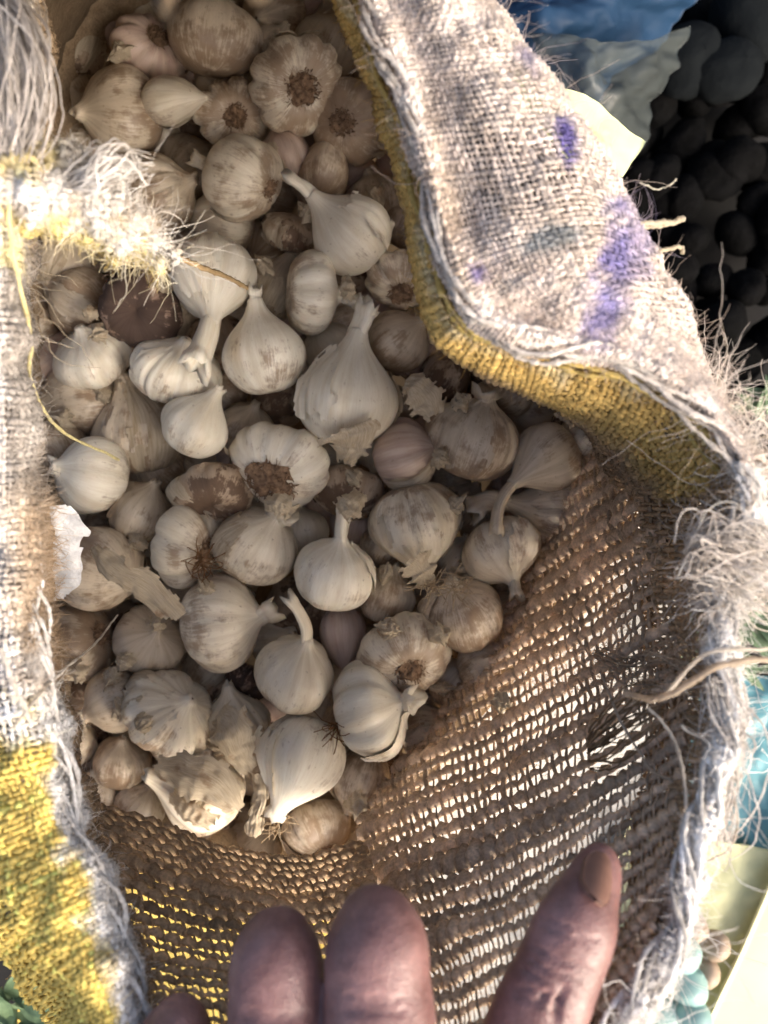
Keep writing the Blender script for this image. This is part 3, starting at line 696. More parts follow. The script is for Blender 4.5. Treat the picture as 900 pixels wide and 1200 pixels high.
def stem_mesh(p0, d0, L, r0, r1, bend, seed, mat, K=16, sides=14):
    r = np.random.default_rng(seed); pts = [np.array(p0, float)]; d = np.array(d0, float); d /= np.linalg.norm(d)
    for s in range(K-1):
        d = d+np.array(bend)/K+r.normal(size=3)*.03; d /= np.linalg.norm(d); pts.append(pts[-1]+d*L/(K-1))
    pts = np.array(pts); t = np.linspace(0, 1, K)
    rad = r0+(r1-r0)*t; rad[-3:] *= [1.05, 1.18, 1.3]
    T = np.gradient(pts, axis=0); T /= np.linalg.norm(T, axis=1, keepdims=True)
    S = np.cross(T, [.3, .2, 1]); S /= np.linalg.norm(S, axis=1, keepdims=True); U = np.cross(T, S)
    a = np.arange(sides)*2*math.pi/sides
    rr = rad[:, None]*(1+.16*np.sin(3*a+seed)[None]+.12*vnoise(a[None]*1.5+0*rad[:, None], t[:, None]*2, seed % 9))
    V = pts[:, None]+rr[..., None]*(np.cos(a)[None, :, None]*S[:, None]+.75*np.sin(a)[None, :, None]*U[:, None])
    V[-1] += T[-1]*(np.random.default_rng(seed).random(sides)*r0*1.6)[:, None]
    inner = V[-1]*.5+pts[-4]*.5
    V = np.concatenate([V, inner[None], (pts[-5]+0*inner)[None]])
    n = len(V); i = np.arange(n*sides).reshape(n, sides); j = np.roll(i, -1, 1)
    F = np.stack([i[:-1], j[:-1], j[1:], i[1:]], -1).reshape(-1, 4)
    tt = np.concatenate([t, [.95, .9]]); al = np.stack([np.cos(a)[None]*1.6+0*tt[:, None], np.sin(a)[None]*1.6+0*tt[:, None], .6+.5*tt[:, None]+0*a[None]], -1).reshape(-1, 3)
    m = make_mesh("stem", V, F, vec=al); m.materials.append(mat); return m

def root_mesh(R, z0, seed, size, n=90, long=1.0):
    r = np.random.default_rng(seed); K = 6
    a = r.random(n)*6.28; q = np.sqrt(r.random(n))*size*R
    p = np.stack([q*np.cos(a), q*np.sin(a), np.full(n, z0+.05*R)], -1)
    d = np.stack([np.cos(a)*(.3+q/R*2.4), np.sin(a)*(.3+q/R*2.4), -np.ones(n)*.8], -1)+r.normal(size=(n, 3))*.45
    L = R*(.05+.11*r.random((n, 1)))*long/K*1.4; pts = [p]; cv = r.normal(size=(n, 3))*.3
    for s in range(K-1):
        d = d+cv+r.normal(size=(n, 3))*.3; d /= np.linalg.norm(d, axis=1, keepdims=True); p = p+d*L; pts.append(p)
    rad = R*.015*(.5+r.random((n, 1)))*np.linspace(1, .5, K)
    V, F = tubes(np.stack(pts, 1), rad, 4)
    # the plate itself: a lumpy disc
    nt, nr = 20, 5; th = np.arange(nt)*2*math.pi/nt; ra = np.linspace(0.02, 1, nr)
    D = np.stack([ra[:, None]*np.cos(th)*size*R*1.05*(1+.15*vnoise(np.cos(th)*2+4, np.sin(th)*2+4, seed % 7)), ra[:, None]*np.sin(th)*size*R*1.05*(1+.3*vnoise(np.cos(th)*3+4, np.sin(th)*3+4, seed % 5)),
                  z0-.035*R*(1-ra[:, None]**3)+.035*R*r.normal(size=(nr, nt))+.03*R*ra[:, None]], -1).reshape(-1, 3)
    i = np.arange(nr*nt).reshape(nr, nt); j = np.roll(i, -1, 1); F2 = np.stack([i[:-1], i[1:], j[1:], j[:-1]], -1).reshape(-1, 4)+len(V)
    m = make_mesh("root_plate", np.concatenate([V, D]), np.concatenate([F, F2])); m.materials.append(ROOT); return m

# columns: x, y, radius (picture px), stem angle deg (0 right, 90 up), pitch deg (+ stem towards the eye),
# layer (0 deep .. 4 on top), kind, material, lobes, lobe depth, stem length (R), stem radius (R), stem bend deg, flakes, roots, label
G_ = [
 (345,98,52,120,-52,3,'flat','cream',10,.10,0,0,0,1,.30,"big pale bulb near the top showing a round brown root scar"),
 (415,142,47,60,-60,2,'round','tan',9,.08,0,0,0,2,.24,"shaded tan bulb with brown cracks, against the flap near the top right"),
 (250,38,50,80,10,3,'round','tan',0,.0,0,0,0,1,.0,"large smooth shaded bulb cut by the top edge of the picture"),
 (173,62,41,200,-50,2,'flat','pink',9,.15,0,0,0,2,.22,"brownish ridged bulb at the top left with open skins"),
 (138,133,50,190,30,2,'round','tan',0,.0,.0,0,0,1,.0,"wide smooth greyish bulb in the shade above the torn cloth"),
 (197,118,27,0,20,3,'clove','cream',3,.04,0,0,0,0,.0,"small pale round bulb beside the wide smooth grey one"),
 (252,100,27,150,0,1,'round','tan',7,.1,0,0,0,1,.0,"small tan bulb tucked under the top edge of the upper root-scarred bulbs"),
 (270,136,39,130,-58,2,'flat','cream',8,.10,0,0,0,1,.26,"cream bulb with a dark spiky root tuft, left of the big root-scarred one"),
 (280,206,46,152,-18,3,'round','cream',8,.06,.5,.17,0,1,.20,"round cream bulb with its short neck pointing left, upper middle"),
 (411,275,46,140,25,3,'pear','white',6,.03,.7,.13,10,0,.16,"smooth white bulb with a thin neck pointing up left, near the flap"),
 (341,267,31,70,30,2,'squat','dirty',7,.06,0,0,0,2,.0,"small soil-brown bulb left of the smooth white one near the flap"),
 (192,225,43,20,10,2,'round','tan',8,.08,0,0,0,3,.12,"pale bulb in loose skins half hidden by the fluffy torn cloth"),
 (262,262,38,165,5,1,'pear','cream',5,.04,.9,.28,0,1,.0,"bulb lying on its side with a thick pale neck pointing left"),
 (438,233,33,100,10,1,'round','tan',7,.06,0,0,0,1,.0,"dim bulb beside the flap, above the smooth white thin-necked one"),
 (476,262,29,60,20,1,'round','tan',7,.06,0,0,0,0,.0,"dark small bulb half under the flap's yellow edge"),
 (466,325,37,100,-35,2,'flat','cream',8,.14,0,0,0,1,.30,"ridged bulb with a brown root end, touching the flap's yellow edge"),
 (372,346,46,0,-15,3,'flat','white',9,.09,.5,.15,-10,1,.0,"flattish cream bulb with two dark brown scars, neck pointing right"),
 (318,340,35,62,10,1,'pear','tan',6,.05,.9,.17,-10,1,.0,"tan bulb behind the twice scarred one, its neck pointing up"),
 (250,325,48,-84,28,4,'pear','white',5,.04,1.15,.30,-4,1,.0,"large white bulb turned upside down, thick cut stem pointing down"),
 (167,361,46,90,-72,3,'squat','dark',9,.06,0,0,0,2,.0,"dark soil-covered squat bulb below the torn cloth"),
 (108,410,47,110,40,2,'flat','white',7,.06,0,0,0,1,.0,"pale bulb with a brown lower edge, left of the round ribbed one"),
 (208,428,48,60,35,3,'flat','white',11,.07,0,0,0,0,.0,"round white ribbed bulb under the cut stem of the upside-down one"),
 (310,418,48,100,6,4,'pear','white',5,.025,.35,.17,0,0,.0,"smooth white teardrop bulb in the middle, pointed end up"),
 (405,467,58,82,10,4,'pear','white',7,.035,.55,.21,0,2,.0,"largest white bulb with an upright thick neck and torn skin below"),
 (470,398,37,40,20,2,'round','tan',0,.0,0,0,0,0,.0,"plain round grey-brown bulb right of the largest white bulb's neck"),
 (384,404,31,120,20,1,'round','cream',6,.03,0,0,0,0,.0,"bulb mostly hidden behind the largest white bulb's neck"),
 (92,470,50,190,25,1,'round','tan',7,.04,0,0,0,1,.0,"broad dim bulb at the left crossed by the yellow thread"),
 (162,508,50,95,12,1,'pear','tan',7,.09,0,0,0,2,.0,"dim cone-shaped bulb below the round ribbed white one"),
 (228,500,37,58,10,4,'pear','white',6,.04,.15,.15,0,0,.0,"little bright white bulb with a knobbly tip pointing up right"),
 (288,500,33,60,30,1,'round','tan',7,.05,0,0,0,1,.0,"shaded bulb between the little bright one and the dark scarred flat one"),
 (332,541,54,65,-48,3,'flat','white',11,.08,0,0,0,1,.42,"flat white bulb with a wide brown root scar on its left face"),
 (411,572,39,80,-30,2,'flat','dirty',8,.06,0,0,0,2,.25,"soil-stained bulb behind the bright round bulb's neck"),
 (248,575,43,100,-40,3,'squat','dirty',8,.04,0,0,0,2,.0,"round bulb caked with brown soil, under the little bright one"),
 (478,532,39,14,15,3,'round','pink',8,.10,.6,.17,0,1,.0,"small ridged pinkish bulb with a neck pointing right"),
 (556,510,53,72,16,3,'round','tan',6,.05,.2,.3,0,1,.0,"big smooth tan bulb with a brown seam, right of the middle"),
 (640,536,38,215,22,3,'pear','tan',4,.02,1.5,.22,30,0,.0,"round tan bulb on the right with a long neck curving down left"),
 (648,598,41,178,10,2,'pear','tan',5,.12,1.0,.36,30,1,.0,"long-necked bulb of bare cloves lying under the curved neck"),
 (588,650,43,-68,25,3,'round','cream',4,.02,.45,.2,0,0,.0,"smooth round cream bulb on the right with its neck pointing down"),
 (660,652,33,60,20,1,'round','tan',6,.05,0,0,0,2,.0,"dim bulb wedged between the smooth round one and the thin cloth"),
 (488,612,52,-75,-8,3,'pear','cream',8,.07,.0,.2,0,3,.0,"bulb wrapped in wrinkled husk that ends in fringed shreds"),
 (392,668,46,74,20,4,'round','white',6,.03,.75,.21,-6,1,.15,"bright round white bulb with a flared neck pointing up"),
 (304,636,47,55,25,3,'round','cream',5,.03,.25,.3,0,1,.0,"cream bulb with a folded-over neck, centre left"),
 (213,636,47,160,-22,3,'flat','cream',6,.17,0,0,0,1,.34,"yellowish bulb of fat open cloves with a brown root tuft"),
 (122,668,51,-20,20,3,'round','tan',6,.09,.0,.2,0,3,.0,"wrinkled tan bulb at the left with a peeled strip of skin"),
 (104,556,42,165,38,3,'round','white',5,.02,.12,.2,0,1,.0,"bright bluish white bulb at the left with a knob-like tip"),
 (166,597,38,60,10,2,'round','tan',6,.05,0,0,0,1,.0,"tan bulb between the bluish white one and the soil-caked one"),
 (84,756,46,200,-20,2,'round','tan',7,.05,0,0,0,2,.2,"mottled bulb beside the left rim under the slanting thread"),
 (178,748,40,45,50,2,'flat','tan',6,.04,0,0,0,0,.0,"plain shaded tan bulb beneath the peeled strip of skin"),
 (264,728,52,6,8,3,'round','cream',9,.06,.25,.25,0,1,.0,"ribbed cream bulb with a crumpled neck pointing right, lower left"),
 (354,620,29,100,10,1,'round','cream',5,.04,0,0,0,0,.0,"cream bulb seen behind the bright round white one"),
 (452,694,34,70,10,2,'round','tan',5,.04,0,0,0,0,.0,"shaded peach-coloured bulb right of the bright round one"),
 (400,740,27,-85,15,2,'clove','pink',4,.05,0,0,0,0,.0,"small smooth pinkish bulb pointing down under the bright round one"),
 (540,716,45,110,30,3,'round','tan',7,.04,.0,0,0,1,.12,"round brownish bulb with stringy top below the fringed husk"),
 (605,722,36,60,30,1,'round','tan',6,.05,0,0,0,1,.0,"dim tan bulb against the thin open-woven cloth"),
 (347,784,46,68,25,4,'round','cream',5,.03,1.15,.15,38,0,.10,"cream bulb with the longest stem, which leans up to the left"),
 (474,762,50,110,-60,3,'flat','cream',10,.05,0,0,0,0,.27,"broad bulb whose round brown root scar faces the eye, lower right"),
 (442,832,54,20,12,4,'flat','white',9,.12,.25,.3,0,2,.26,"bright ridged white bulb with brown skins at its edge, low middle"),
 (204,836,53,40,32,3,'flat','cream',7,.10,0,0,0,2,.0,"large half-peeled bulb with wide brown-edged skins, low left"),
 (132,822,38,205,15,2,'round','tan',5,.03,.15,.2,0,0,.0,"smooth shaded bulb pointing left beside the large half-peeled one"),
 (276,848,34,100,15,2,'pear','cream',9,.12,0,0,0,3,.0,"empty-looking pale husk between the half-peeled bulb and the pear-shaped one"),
 (292,795,27,60,-30,1,'squat','dark',6,.10,0,0,0,1,.2,"crumbling brown bulb stump under the long-stemmed one"),
 (354,886,49,-110,18,4,'pear','white',5,.02,.1,.2,0,0,.0,"bright white pear-shaped bulb near the bottom pointing down left"),
 (240,925,48,165,20,3,'pear','cream',7,.20,0,.0,0,3,.0,"split-open bulb of dry husks lying above the bottom cloth"),
 (142,890,31,80,20,1,'round','tan',5,.04,0,0,0,0,.0,"dim bulb low on the left beneath the smooth shaded one"),
 (368,966,41,120,-35,2,'flat','tan',8,.12,0,0,0,1,.30,"pitted brown-rooted bulb at the very bottom of the heap"),
 (168,940,29,60,10,1,'round','tan',5,.04,0,0,0,1,.0,"shaded bulb touching the bottom cloth on the left"),
 (86,868,27,60,10,1,'round','tan',6,.04,0,0,0,1,.0,"little bulb squeezed against the pale lower left rim"),
 (538,800,34,60,10,2,'round','tan',6,.08,0,0,0,0,.0,"dim tan bulb just above the edge of the thin cloth"),
 (455,900,38,60,-10,0,'round','dirty',7,.08,0,0,0,2,.0,"dark dirty bulb in the hollow below the bright ridged one"),
 (690,512,34,60,20,2,'round','cream',3,.02,0,0,0,0,.0,"smooth pale bulb in the far right corner under the yellow band"),
 (532,655,30,60,10,1,'round','cream',6,.04,0,0,0,0,.0,"bulb peeping out between the fringed husk and the smooth round one"),
 (322,58,30,60,20,2,'round','tan',6,.04,0,0,0,1,.0,"dim bulb between the two biggest ones at the top"),
 (385,52,36,60,20,1,'round','tan',6,.04,0,0,0,1,.0,"dim smooth bulb at the top edge right of the big root-scarred one"),
 (332,180,30,110,20,2,'round','pink',7,.08,0,0,0,2,.0,"brownish bulb under the big root-scarred one"),
 (380,203,30,80,-10,2,'clove','tan',5,.06,0,0,0,1,.0,"slim tan bulb standing above the smooth white thin-necked one"),
 (75,300,40,60,20,1,'round','tan',5,.04,0,0,0,1,.0,"bulb in the dark gap under the torn cloth at the left"),
 (90,350,38,150,10,1,'round','tan',6,.04,0,0,0,1,.0,"dim bulb left of the dark soil-covered squat one"),
 (95,60,40,60,10,0,'round','dirty',5,.04,0,0,0,1,.0,"dark bulb deep in the top left corner of the sack"),
 (60,520,34,120,10,1,'round','tan',5,.04,0,0,0,1,.0,"dim husky bulb against the left rim beside the bluish white one"),
 (525,440,30,60,10,1,'round','dirty',6,.06,0,0,0,1,.0,"dark bulb under the corner of the yellow band"),
 (600,455,32,40,10,1,'round','tan',6,.06,0,0,0,1,.0,"dim bulb tucked below the yellow band"),
 (450,640,26,60,10,1,'round','tan',5,.05,0,0,0,0,.0,"bulb hidden between the bright round one and the wrinkled husk"),
 (545,590,30,60,10,0,'round','tan',6,.05,0,0,0,1,.0,"shadowed bulb behind the wrinkled husk on its right"),
 (506,862,35,40,20,2,'round','tan',6,.05,0,0,0,2,.0,"dim bulb between the bright ridged one and the edge of the thin cloth"),
 (420,915,37,250,10,2,'round','tan',7,.07,0,0,0,2,.0,"brownish bulb in the hollow right of the bottom white pear-shaped one"),
 (572,780,34,30,20,2,'round','tan',6,.05,0,0,0,1,.0,"dim bulb beside the scrap-marked edge of the thin cloth, right of the broad root-scarred one"),
 (642,702,32,70,20,2,'round','tan',6,.04,0,0,0,1,.0,"small bulb leaning on the thin cloth, right of the brownish stringy-topped one"),
 (222,978,29,120,20,1,'round','tan',6,.05,0,0,0,1,.0,"bulb peeping out below the split-open husky one"),
 (306,992,27,60,10,1,'round','tan',6,.05,0,0,0,1,.0,"little bulb on the lower cloth left of the pitted one"),
 (420,990,30,40,10,1,'round','tan',6,.05,0,0,0,1,.0,"small bulb in the corner where the two lower cloths meet"),
 (110,925,28,80,10,1,'round','tan',6,.05,0,0,0,1,.0,"lowest bulb at the left, wedged against the pale rim"),
]
DIRV = lambda a, p: Vector((math.cos(math.radians(a))*math.cos(math.radians(p)), math.sin(math.radians(a))*math.cos(math.radians(p)), math.sin(math.radians(p))))
# the heap settles: bulbs that would run into one another move apart along the line of sight
BX = np.array([g[0] for g in G_], float); BY = np.array([g[1] for g in G_], float); G_ = [g[:2]+(g[2]*1.07,)+g[3:13]+(g[13]+(1 if g[13] < 2 and k % 2 else 0),)+g[14:] for k, g in enumerate(G_)]; BR = np.array([g[2] for g in G_], float)
LZ = np.array([[-.044, -.030, -.018, -.006, .004][g[5]] for g in G_]); LAY = np.array([g[5] for g in G_])+np.arange(len(G_))*.001
SZ = np.array([{'flat': .62, 'squat': .55}.get(g[6], .85) for g in G_])
z = LZ.copy()
for it in range(160):
    Q = PA(np.stack([BX, BY, z], 1)); Rw = BR*(CZ-z)/1000
    D = np.linalg.norm(Q[:, None]-Q[None], axis=2)+np.eye(len(z)); mind = .80*(Rw[:, None]*.9+Rw[None]*.9)
    ov = np.clip(mind-D, 0, None); np.fill_diagonal(ov, 0); up = (LAY[:, None] > LAY[None])*2.0-1
    z = z+.18*(ov*up).sum(1); z += .03*(LZ-z); z = np.clip(z, -.075, .022)
QUAL = {}
def add_garlic(i, g, z, seed, deep=False):
    x, y, r, a, p, lay, kind, mat, lob, dep, sl, sr, sb, fl, rt, label = g; dep = min(dep*1.5, .24)
    R = r*(CZ-z)/1000; kx = R
    name = "garlic_bulb"
    m, top, tdir = garlic_body(name, kind, R, max(lob, 1), dep if lob > 1 else 0, .022 if fl < 2 else .035, seed, GM[mat], *((56, 40) if not deep else (36, 26)))
    o = bpy.data.objects.new(name, m); COL.objects.link(o)
    d = DIRV(a, p); q = d.to_track_quat('Z', 'Y'); roll = Matrix.Rotation(random.random()*6.28, 3, 'Z')
    Mx = q.to_matrix() @ roll
    c = Vector(P(x, y, z)); c -= d*R*.12
    o.matrix_world = Matrix.Translation(c) @ Mx.to_4x4()
    o["label"] = label; o["category"] = "garlic bulb"
    def child(nm, me):
        ch = bpy.data.objects.new(nm, me); COL.objects.link(ch); ch.parent = o; return ch
    if sl > 0:
        # bend is in the picture plane: rotate the wanted sideways direction into bulb space
        side = Mx.inverted() @ Vector((-math.sin(math.radians(a)), math.cos(math.radians(a)), 0))*math.radians(sb)*2
        back = tdir/np.linalg.norm(tdir)*R*.12
        child("stem", stem_mesh(top-back*2.2, tdir, sl*R*1.15, {'pear':.175,'round':.155,'flat':.135}.get(kind, .12)*R*(1 if sr < .25 else 1.25), sr*R*.95, side, seed, GM[mat]))
    elif kind in ('pear', 'round') and not deep:
        child("stem", stem_mesh(top-tdir/np.linalg.norm(tdir)*R*.2, tdir, R*.14, .12*R, .12*R, (0, 0, 0), seed, GM[mat], 6, 12))
    if rt > 0:
        z0 = (np.interp(rt*1.1, [q[0] for q in PROF[kind][:4]], [q[1] for q in PROF[kind][:4]])-.035)*R
        child("root_plate", root_mesh(R, z0, seed, rt*1.15, 360 if rt > .2 else 160))
    for k in range(fl):
        f = garlic_flake(R, kind, max(lob, 1), dep, .03, seed, k, HUSK if k % 2 else GM[mat])
        if f: child("papery_skin", f)
    return o
for i, g in enumerate(G_): add_garlic(i, g, z[i], 100+i)
# deeper bulbs that show only in the gaps
cov = np.zeros((320, 260), bool); yy, xx = np.mgrid[0:320, 0:260]; yy = yy*4-40; xx = xx*4-40
for x, y, r in zip(BX, BY, BR): cov |= ((xx-x)**2+(yy-y)**2) < (r*.86)**2
from_poly = bp
def inside(px, py, poly):
    c = np.zeros(np.shape(px), bool); n = len(poly)
    for a in range(n):
        x1, y1 = poly[a]; x2, y2 = poly[(a+1) % n]
        c ^= ((y1 > py) != (y2 > py)) & (px < (x2-x1)*(py-y1)/((y2-y1) or 1e-9)+x1)
    return c
reg = inside(xx, yy, from_poly) & (xx > 45) & (yy > 0)
gap = reg & ~cov; rr_ = np.random.default_rng(5); deepb = []
for t_ in range(400):
    ys, xs_ = np.nonzero(gap)
    if len(ys) < 60: break
    k = rr_.integers(len(ys)); x, y = float(xx[ys[k], xs_[k]]), float(yy[ys[k], xs_[k]])
    x += rr_.normal()*6; y += rr_.normal()*6; r = rr_.uniform(31, 43)
    dsk = ((xx-x)**2+(yy-y)**2) < (r*.9)**2
    if (dsk & gap).sum() < 14: continue
    if any((x-a)**2+(y-b)**2 < 42**2 for a, b, _ in deepb): continue
    deepb.append((x, y, r)); gap &= ~dsk
short = {}
for i, (x, y, r) in enumerate(deepb):
    di = np.hypot(BX-x, BY-y); n1 = int(np.argmin(di))
    ang_ = math.degrees(math.atan2(-(y-BY[n1]), x-BX[n1])); side = ["right of", "above right of", "above", "above left of", "left of", "below left of", "below", "below right of"][int(((ang_+22.5) % 360)//45)]
    base = G_[n1][-1].split(",")[0]; base = " ".join(base.split()[:9])
    for wd in (" with", " in", " of", " at", " on", " that", " a", " the", " whose"): base = base[:-len(wd)] if base.endswith(wd) else base
    lab = f"deep shadowed bulb {side} the {base}"
    short[lab] = short.get(lab, 0)+1
    if short[lab] > 1: lab = lab.replace("deep shadowed", "smaller shadowed"); r *= .9
    kind = ['round', 'flat', 'pear'][i % 3]; mat = ['tan', 'dirty', 'tan', 'pink', 'cream'][i % 5]
    add_garlic(i, (x, y, r, rr_.uniform(0, 360), rr_.uniform(-30, 60), 0, kind, mat, 7, .07, 0, 0, 0, 1, 0, lab), -.044-.014*rr_.random(), 500+i, True)
# free pieces of papery skin lying on the heap
def paper(path, wid, seed, label, mat=None, curlz=.004, cat="garlic skin", edge=.28):
    """a loose strip: path [(x,y,z)], widths in px"""
    r = np.random.default_rng(seed); nu, nv = 40, 18; C = PA(np.array(path, float)); c = catmull(C, nu, 0); T = np.gradient(c, axis=0); T /= np.linalg.norm(T, axis=1, keepdims=True)
    S = np.cross(T, [0, 0, 1.0]); S /= np.linalg.norm(S, axis=1, keepdims=True); t = np.linspace(0, 1, nu)
    wd = np.interp(t, np.linspace(0, 1, len(wid)), wid)*.00022*(1+.22*vnoise(t*9, t*0, seed)); v = np.linspace(-1, 1, nv)
    G = c[:, None]+S[:, None]*(wd[:, None]*v)[..., None]
    G[..., 2] += curlz*(1-v[None]**2)*r.uniform(.6, 1.2)+.0016*fbm(t[:, None]*7, v[None]*1.6+3, seed)+.0008*vnoise(t[:, None]*3, v[None]*9, seed+1)
    keep = (np.abs(v)[None]+edge*vnoise(t[:, None]*14, v[None]*4, seed+3) < .93) & (np.abs(t*2-1)[:, None]+.12*vnoise(v[None]*6+0*t[:, None], t[:, None]*3, seed+4) < .95)
    i = np.arange(nu*nv).reshape(nu, nv); F = np.stack([i[:-1, :-1], i[1:, :-1], i[1:, 1:], i[:-1, 1:]], -1)
    F = F[keep[:-1, :-1] & keep[1:, :-1] & keep[1:, 1:] & keep[:-1, 1:]]
    al = np.stack([v[None]*2.6+0*t[:, None], 0*v[None]+seed+0*t[:, None], t[:, None]*.9+0*v[None]], -1).reshape(-1, 3)
    o = obj("garlic_skin", make_mesh("garlic_skin", G.reshape(-1, 3), F, vec=al), mat or HUSK); o["label"] = label; o["category"] = cat
    return o
WP = simple("white_paper", (.76, .76, .76), .5, (.50, .50, .52), 200, .003)
paper([(56,592,.10),(62,622,.098),(68,660,.09),(66,706,.08)], [44,64,52,20], 3, "bright white papery flake standing against the left rim", WP, .006, edge=.1)
paper([(110,638,.034),(140,668,.040),(175,690,.036),(213,728,.030)], [16,30,34,26], 4, "cream strip of peeled skin pointing down right across the heap")
paper([(470,452,.012),(485,455,.018),(500,470,.014),(512,492,.010)], [10,40,48,16], 5, "ragged scrap of skin right of the largest white bulb")
paper([(404,500,.030),(410,515,.026),(408,530,.02),(402,545,.012)], [62,56,40,14], 6, "torn tongue of skin hanging below the largest white bulb")
paper([(300,900,.01),(306,930,.012),(300,955,.012),(296,982,.014)], [14,18,20,16], 7, "narrow curled strip of skin hanging at the bottom of the heap")
paper([(180,895,.012),(215,905,.026),(250,920,.026),(282,950,.018)], [20,52,60,24], 8, "broad split husk lying over the split-open bulb")
paper([(200,925,.010),(225,948,.018),(255,965,.016)], [18,36,14], 9, "smaller husk scrap along the lower side of the split-open bulb")
paper([(258,830,.004),(270,850,.014),(280,880,.012),(300,905,.006)], [24,50,46,18], 10, "thin translucent husk left of the bright pear-shaped bulb")
paper([(480,655,.028),(495,672,.020),(503,688,.012)], [40,34,20], 11, "fringed end of husk above the stringy-topped brown bulb")
paper([(575,815,.045),(590,822,.047),(604,824,.049)], [14,24,14], 12, "pale scrap of skin stuck on the thin open-woven cloth")
paper([(310,590,.024),(328,592,.030),(345,604,.026)], [16,26,20], 13, "folded scrap on the neck of the centre left cream bulb")
paper([(425,575,.018),(410,592,.028),(398,602,.024)], [16,36,22], 14, "flared skin at the top of the bright round bulb's neck")
paper([(648,482,.012),(665,490,.016),(676,498,.01)], [10,20,10], 15, "small pale scrap beneath the yellow band on the right")
rf = np.random.default_rng(77); Qc = PA(np.stack([BX, BY, z], 1)); Rc = BR*(CZ-z)/1000*.9; cnt = 0
for t_ in range(400):
    if cnt >= 30: break
    x, y = rf.uniform(70, 680), rf.uniform(30, 960)
    if not inside(np.array(x), np.array(y), bp*.94+np.array([400, 480])*.06): continue
    q = P(x, y, -.01); d2 = (Qc[:, 0]-q[0])**2+(Qc[:, 1]-q[1])**2; hh = np.where(d2 < Rc**2, Qc[:, 2]+np.sqrt(np.clip(Rc**2-d2, 0, None))*.8, -.06)
    h0 = hh.max()
    if h0 > .004 or h0 < -.04: continue
    a = rf.uniform(0, 6.28); L_ = rf.uniform(9, 18); ca, sa = math.cos(a)*L_, math.sin(a)*L_
    f_ = paper([(x-ca, y-sa, h0+.004), (x, y, h0+.009), (x+ca, y+sa, h0+.006)], [8, rf.uniform(22, 40), 6], 200+cnt, "small curled flake of papery skin caught in a gap between the bulbs", None, .005)
    f_["group"] = "loose skin flakes among the bulbs"; cnt += 1
st = strand("straw", [(205,302,.125),(235,312,.11),(262,322,.08),(288,336,.06)], .0011, (.34, .24, .12), parent=False, mat=STRAW, flat=.6)
st["label"] = "brown flat straw sticking out of the torn cloth over the upside-down bulb"; st["category"] = "straw"
for k, (x, y) in enumerate([(503, 684), (536, 690), (238, 655), (325, 960), (395, 850)]):   # wiry shreds
    r = np.random.default_rng(900+k); n = 26; base = P(x, y, .016 if k != 3 else .006); d = r.normal(size=(n, 3)); d[:, 2] = abs(d[:, 2])*.5; d[:, 1] -= .5*(k != 1)
    d /= np.linalg.norm(d, axis=1, keepdims=True); pts = [base+r.normal(size=(n, 3))*.0015]; cv = r.normal(size=(n, 3))*.3
    for s in range(6): d = d+cv+r.normal(size=(n, 3))*.2; d /= np.linalg.norm(d, axis=1, keepdims=True); pts.append(pts[-1]+d*.0022*r.uniform(.5, 1.2, (n, 1)))
    V, F = tubes(np.stack(pts, 1), np.full((n, 7), .00022), 4)
    o = obj("root_shreds", make_mesh("root_shreds", V, F, np.tile((.55, .45, .32) if k in (0, 1, 3) else (.22, .12, .06), (len(V), 1))), HAIR)
    o["category"] = "root shreds"; o["label"] = ["pale wiry shreds at the tip of the fringed husk", "pale stringy threads on top of the round brownish bulb", "brown root shreds under the fat open cloves", "thin pale strings at the tip of the bottom pear-shaped bulb", "brown root shreds left of the bright ridged bulb"][k]
# ------------------------------------------------------------------ the hand holding the rim
def limb(path, rads, flat, n=46, sides=28):
    """tapered limb through picture points; rads in metres"""
    c = catmull(PA(np.array(path, float)), n, 0); rd = catmull(np.array(rads, float)[:, None], n, 0)[:, 0]
    T = np.gradient(c, axis=0); T /= np.linalg.norm(T, axis=1, keepdims=True)
    S = np.cross(T, [0, 0, 1.0]); S /= np.linalg.norm(S, axis=1, keepdims=True); U = np.cross(S, T)
    # round the tip
    a = np.arange(sides)*2*math.pi/sides
    V = c[:, None]+rd[:, None, None]*(np.cos(a)[None, :, None]*S[:, None]+flat*np.sin(a)[None, :, None]*U[:, None])
    i = np.arange(n*sides).reshape(n, sides); j = np.roll(i, -1, 1)
    F = np.stack([i[:-1], j[:-1], j[1:], i[1:]], -1).reshape(-1, 4).tolist()
    V = V.reshape(-1, 3).tolist(); V += [c[0].tolist(), c[-1].tolist()]; k = len(V)
    F += [[i[0, b], i[0, (b+1) % sides], k-2] for b in range(sides)][::1]; F += [[i[-1, (b+1) % sides], i[-1, b], k-1] for b in range(sides)]
    return V, F
hv, hf = [], []
def addl(path, rads, flat=.9):
    V, F = limb(path, rads, flat); o = len(hv); hv.extend(V); hf.extend([[int(q)+o for q in f] for f in F])
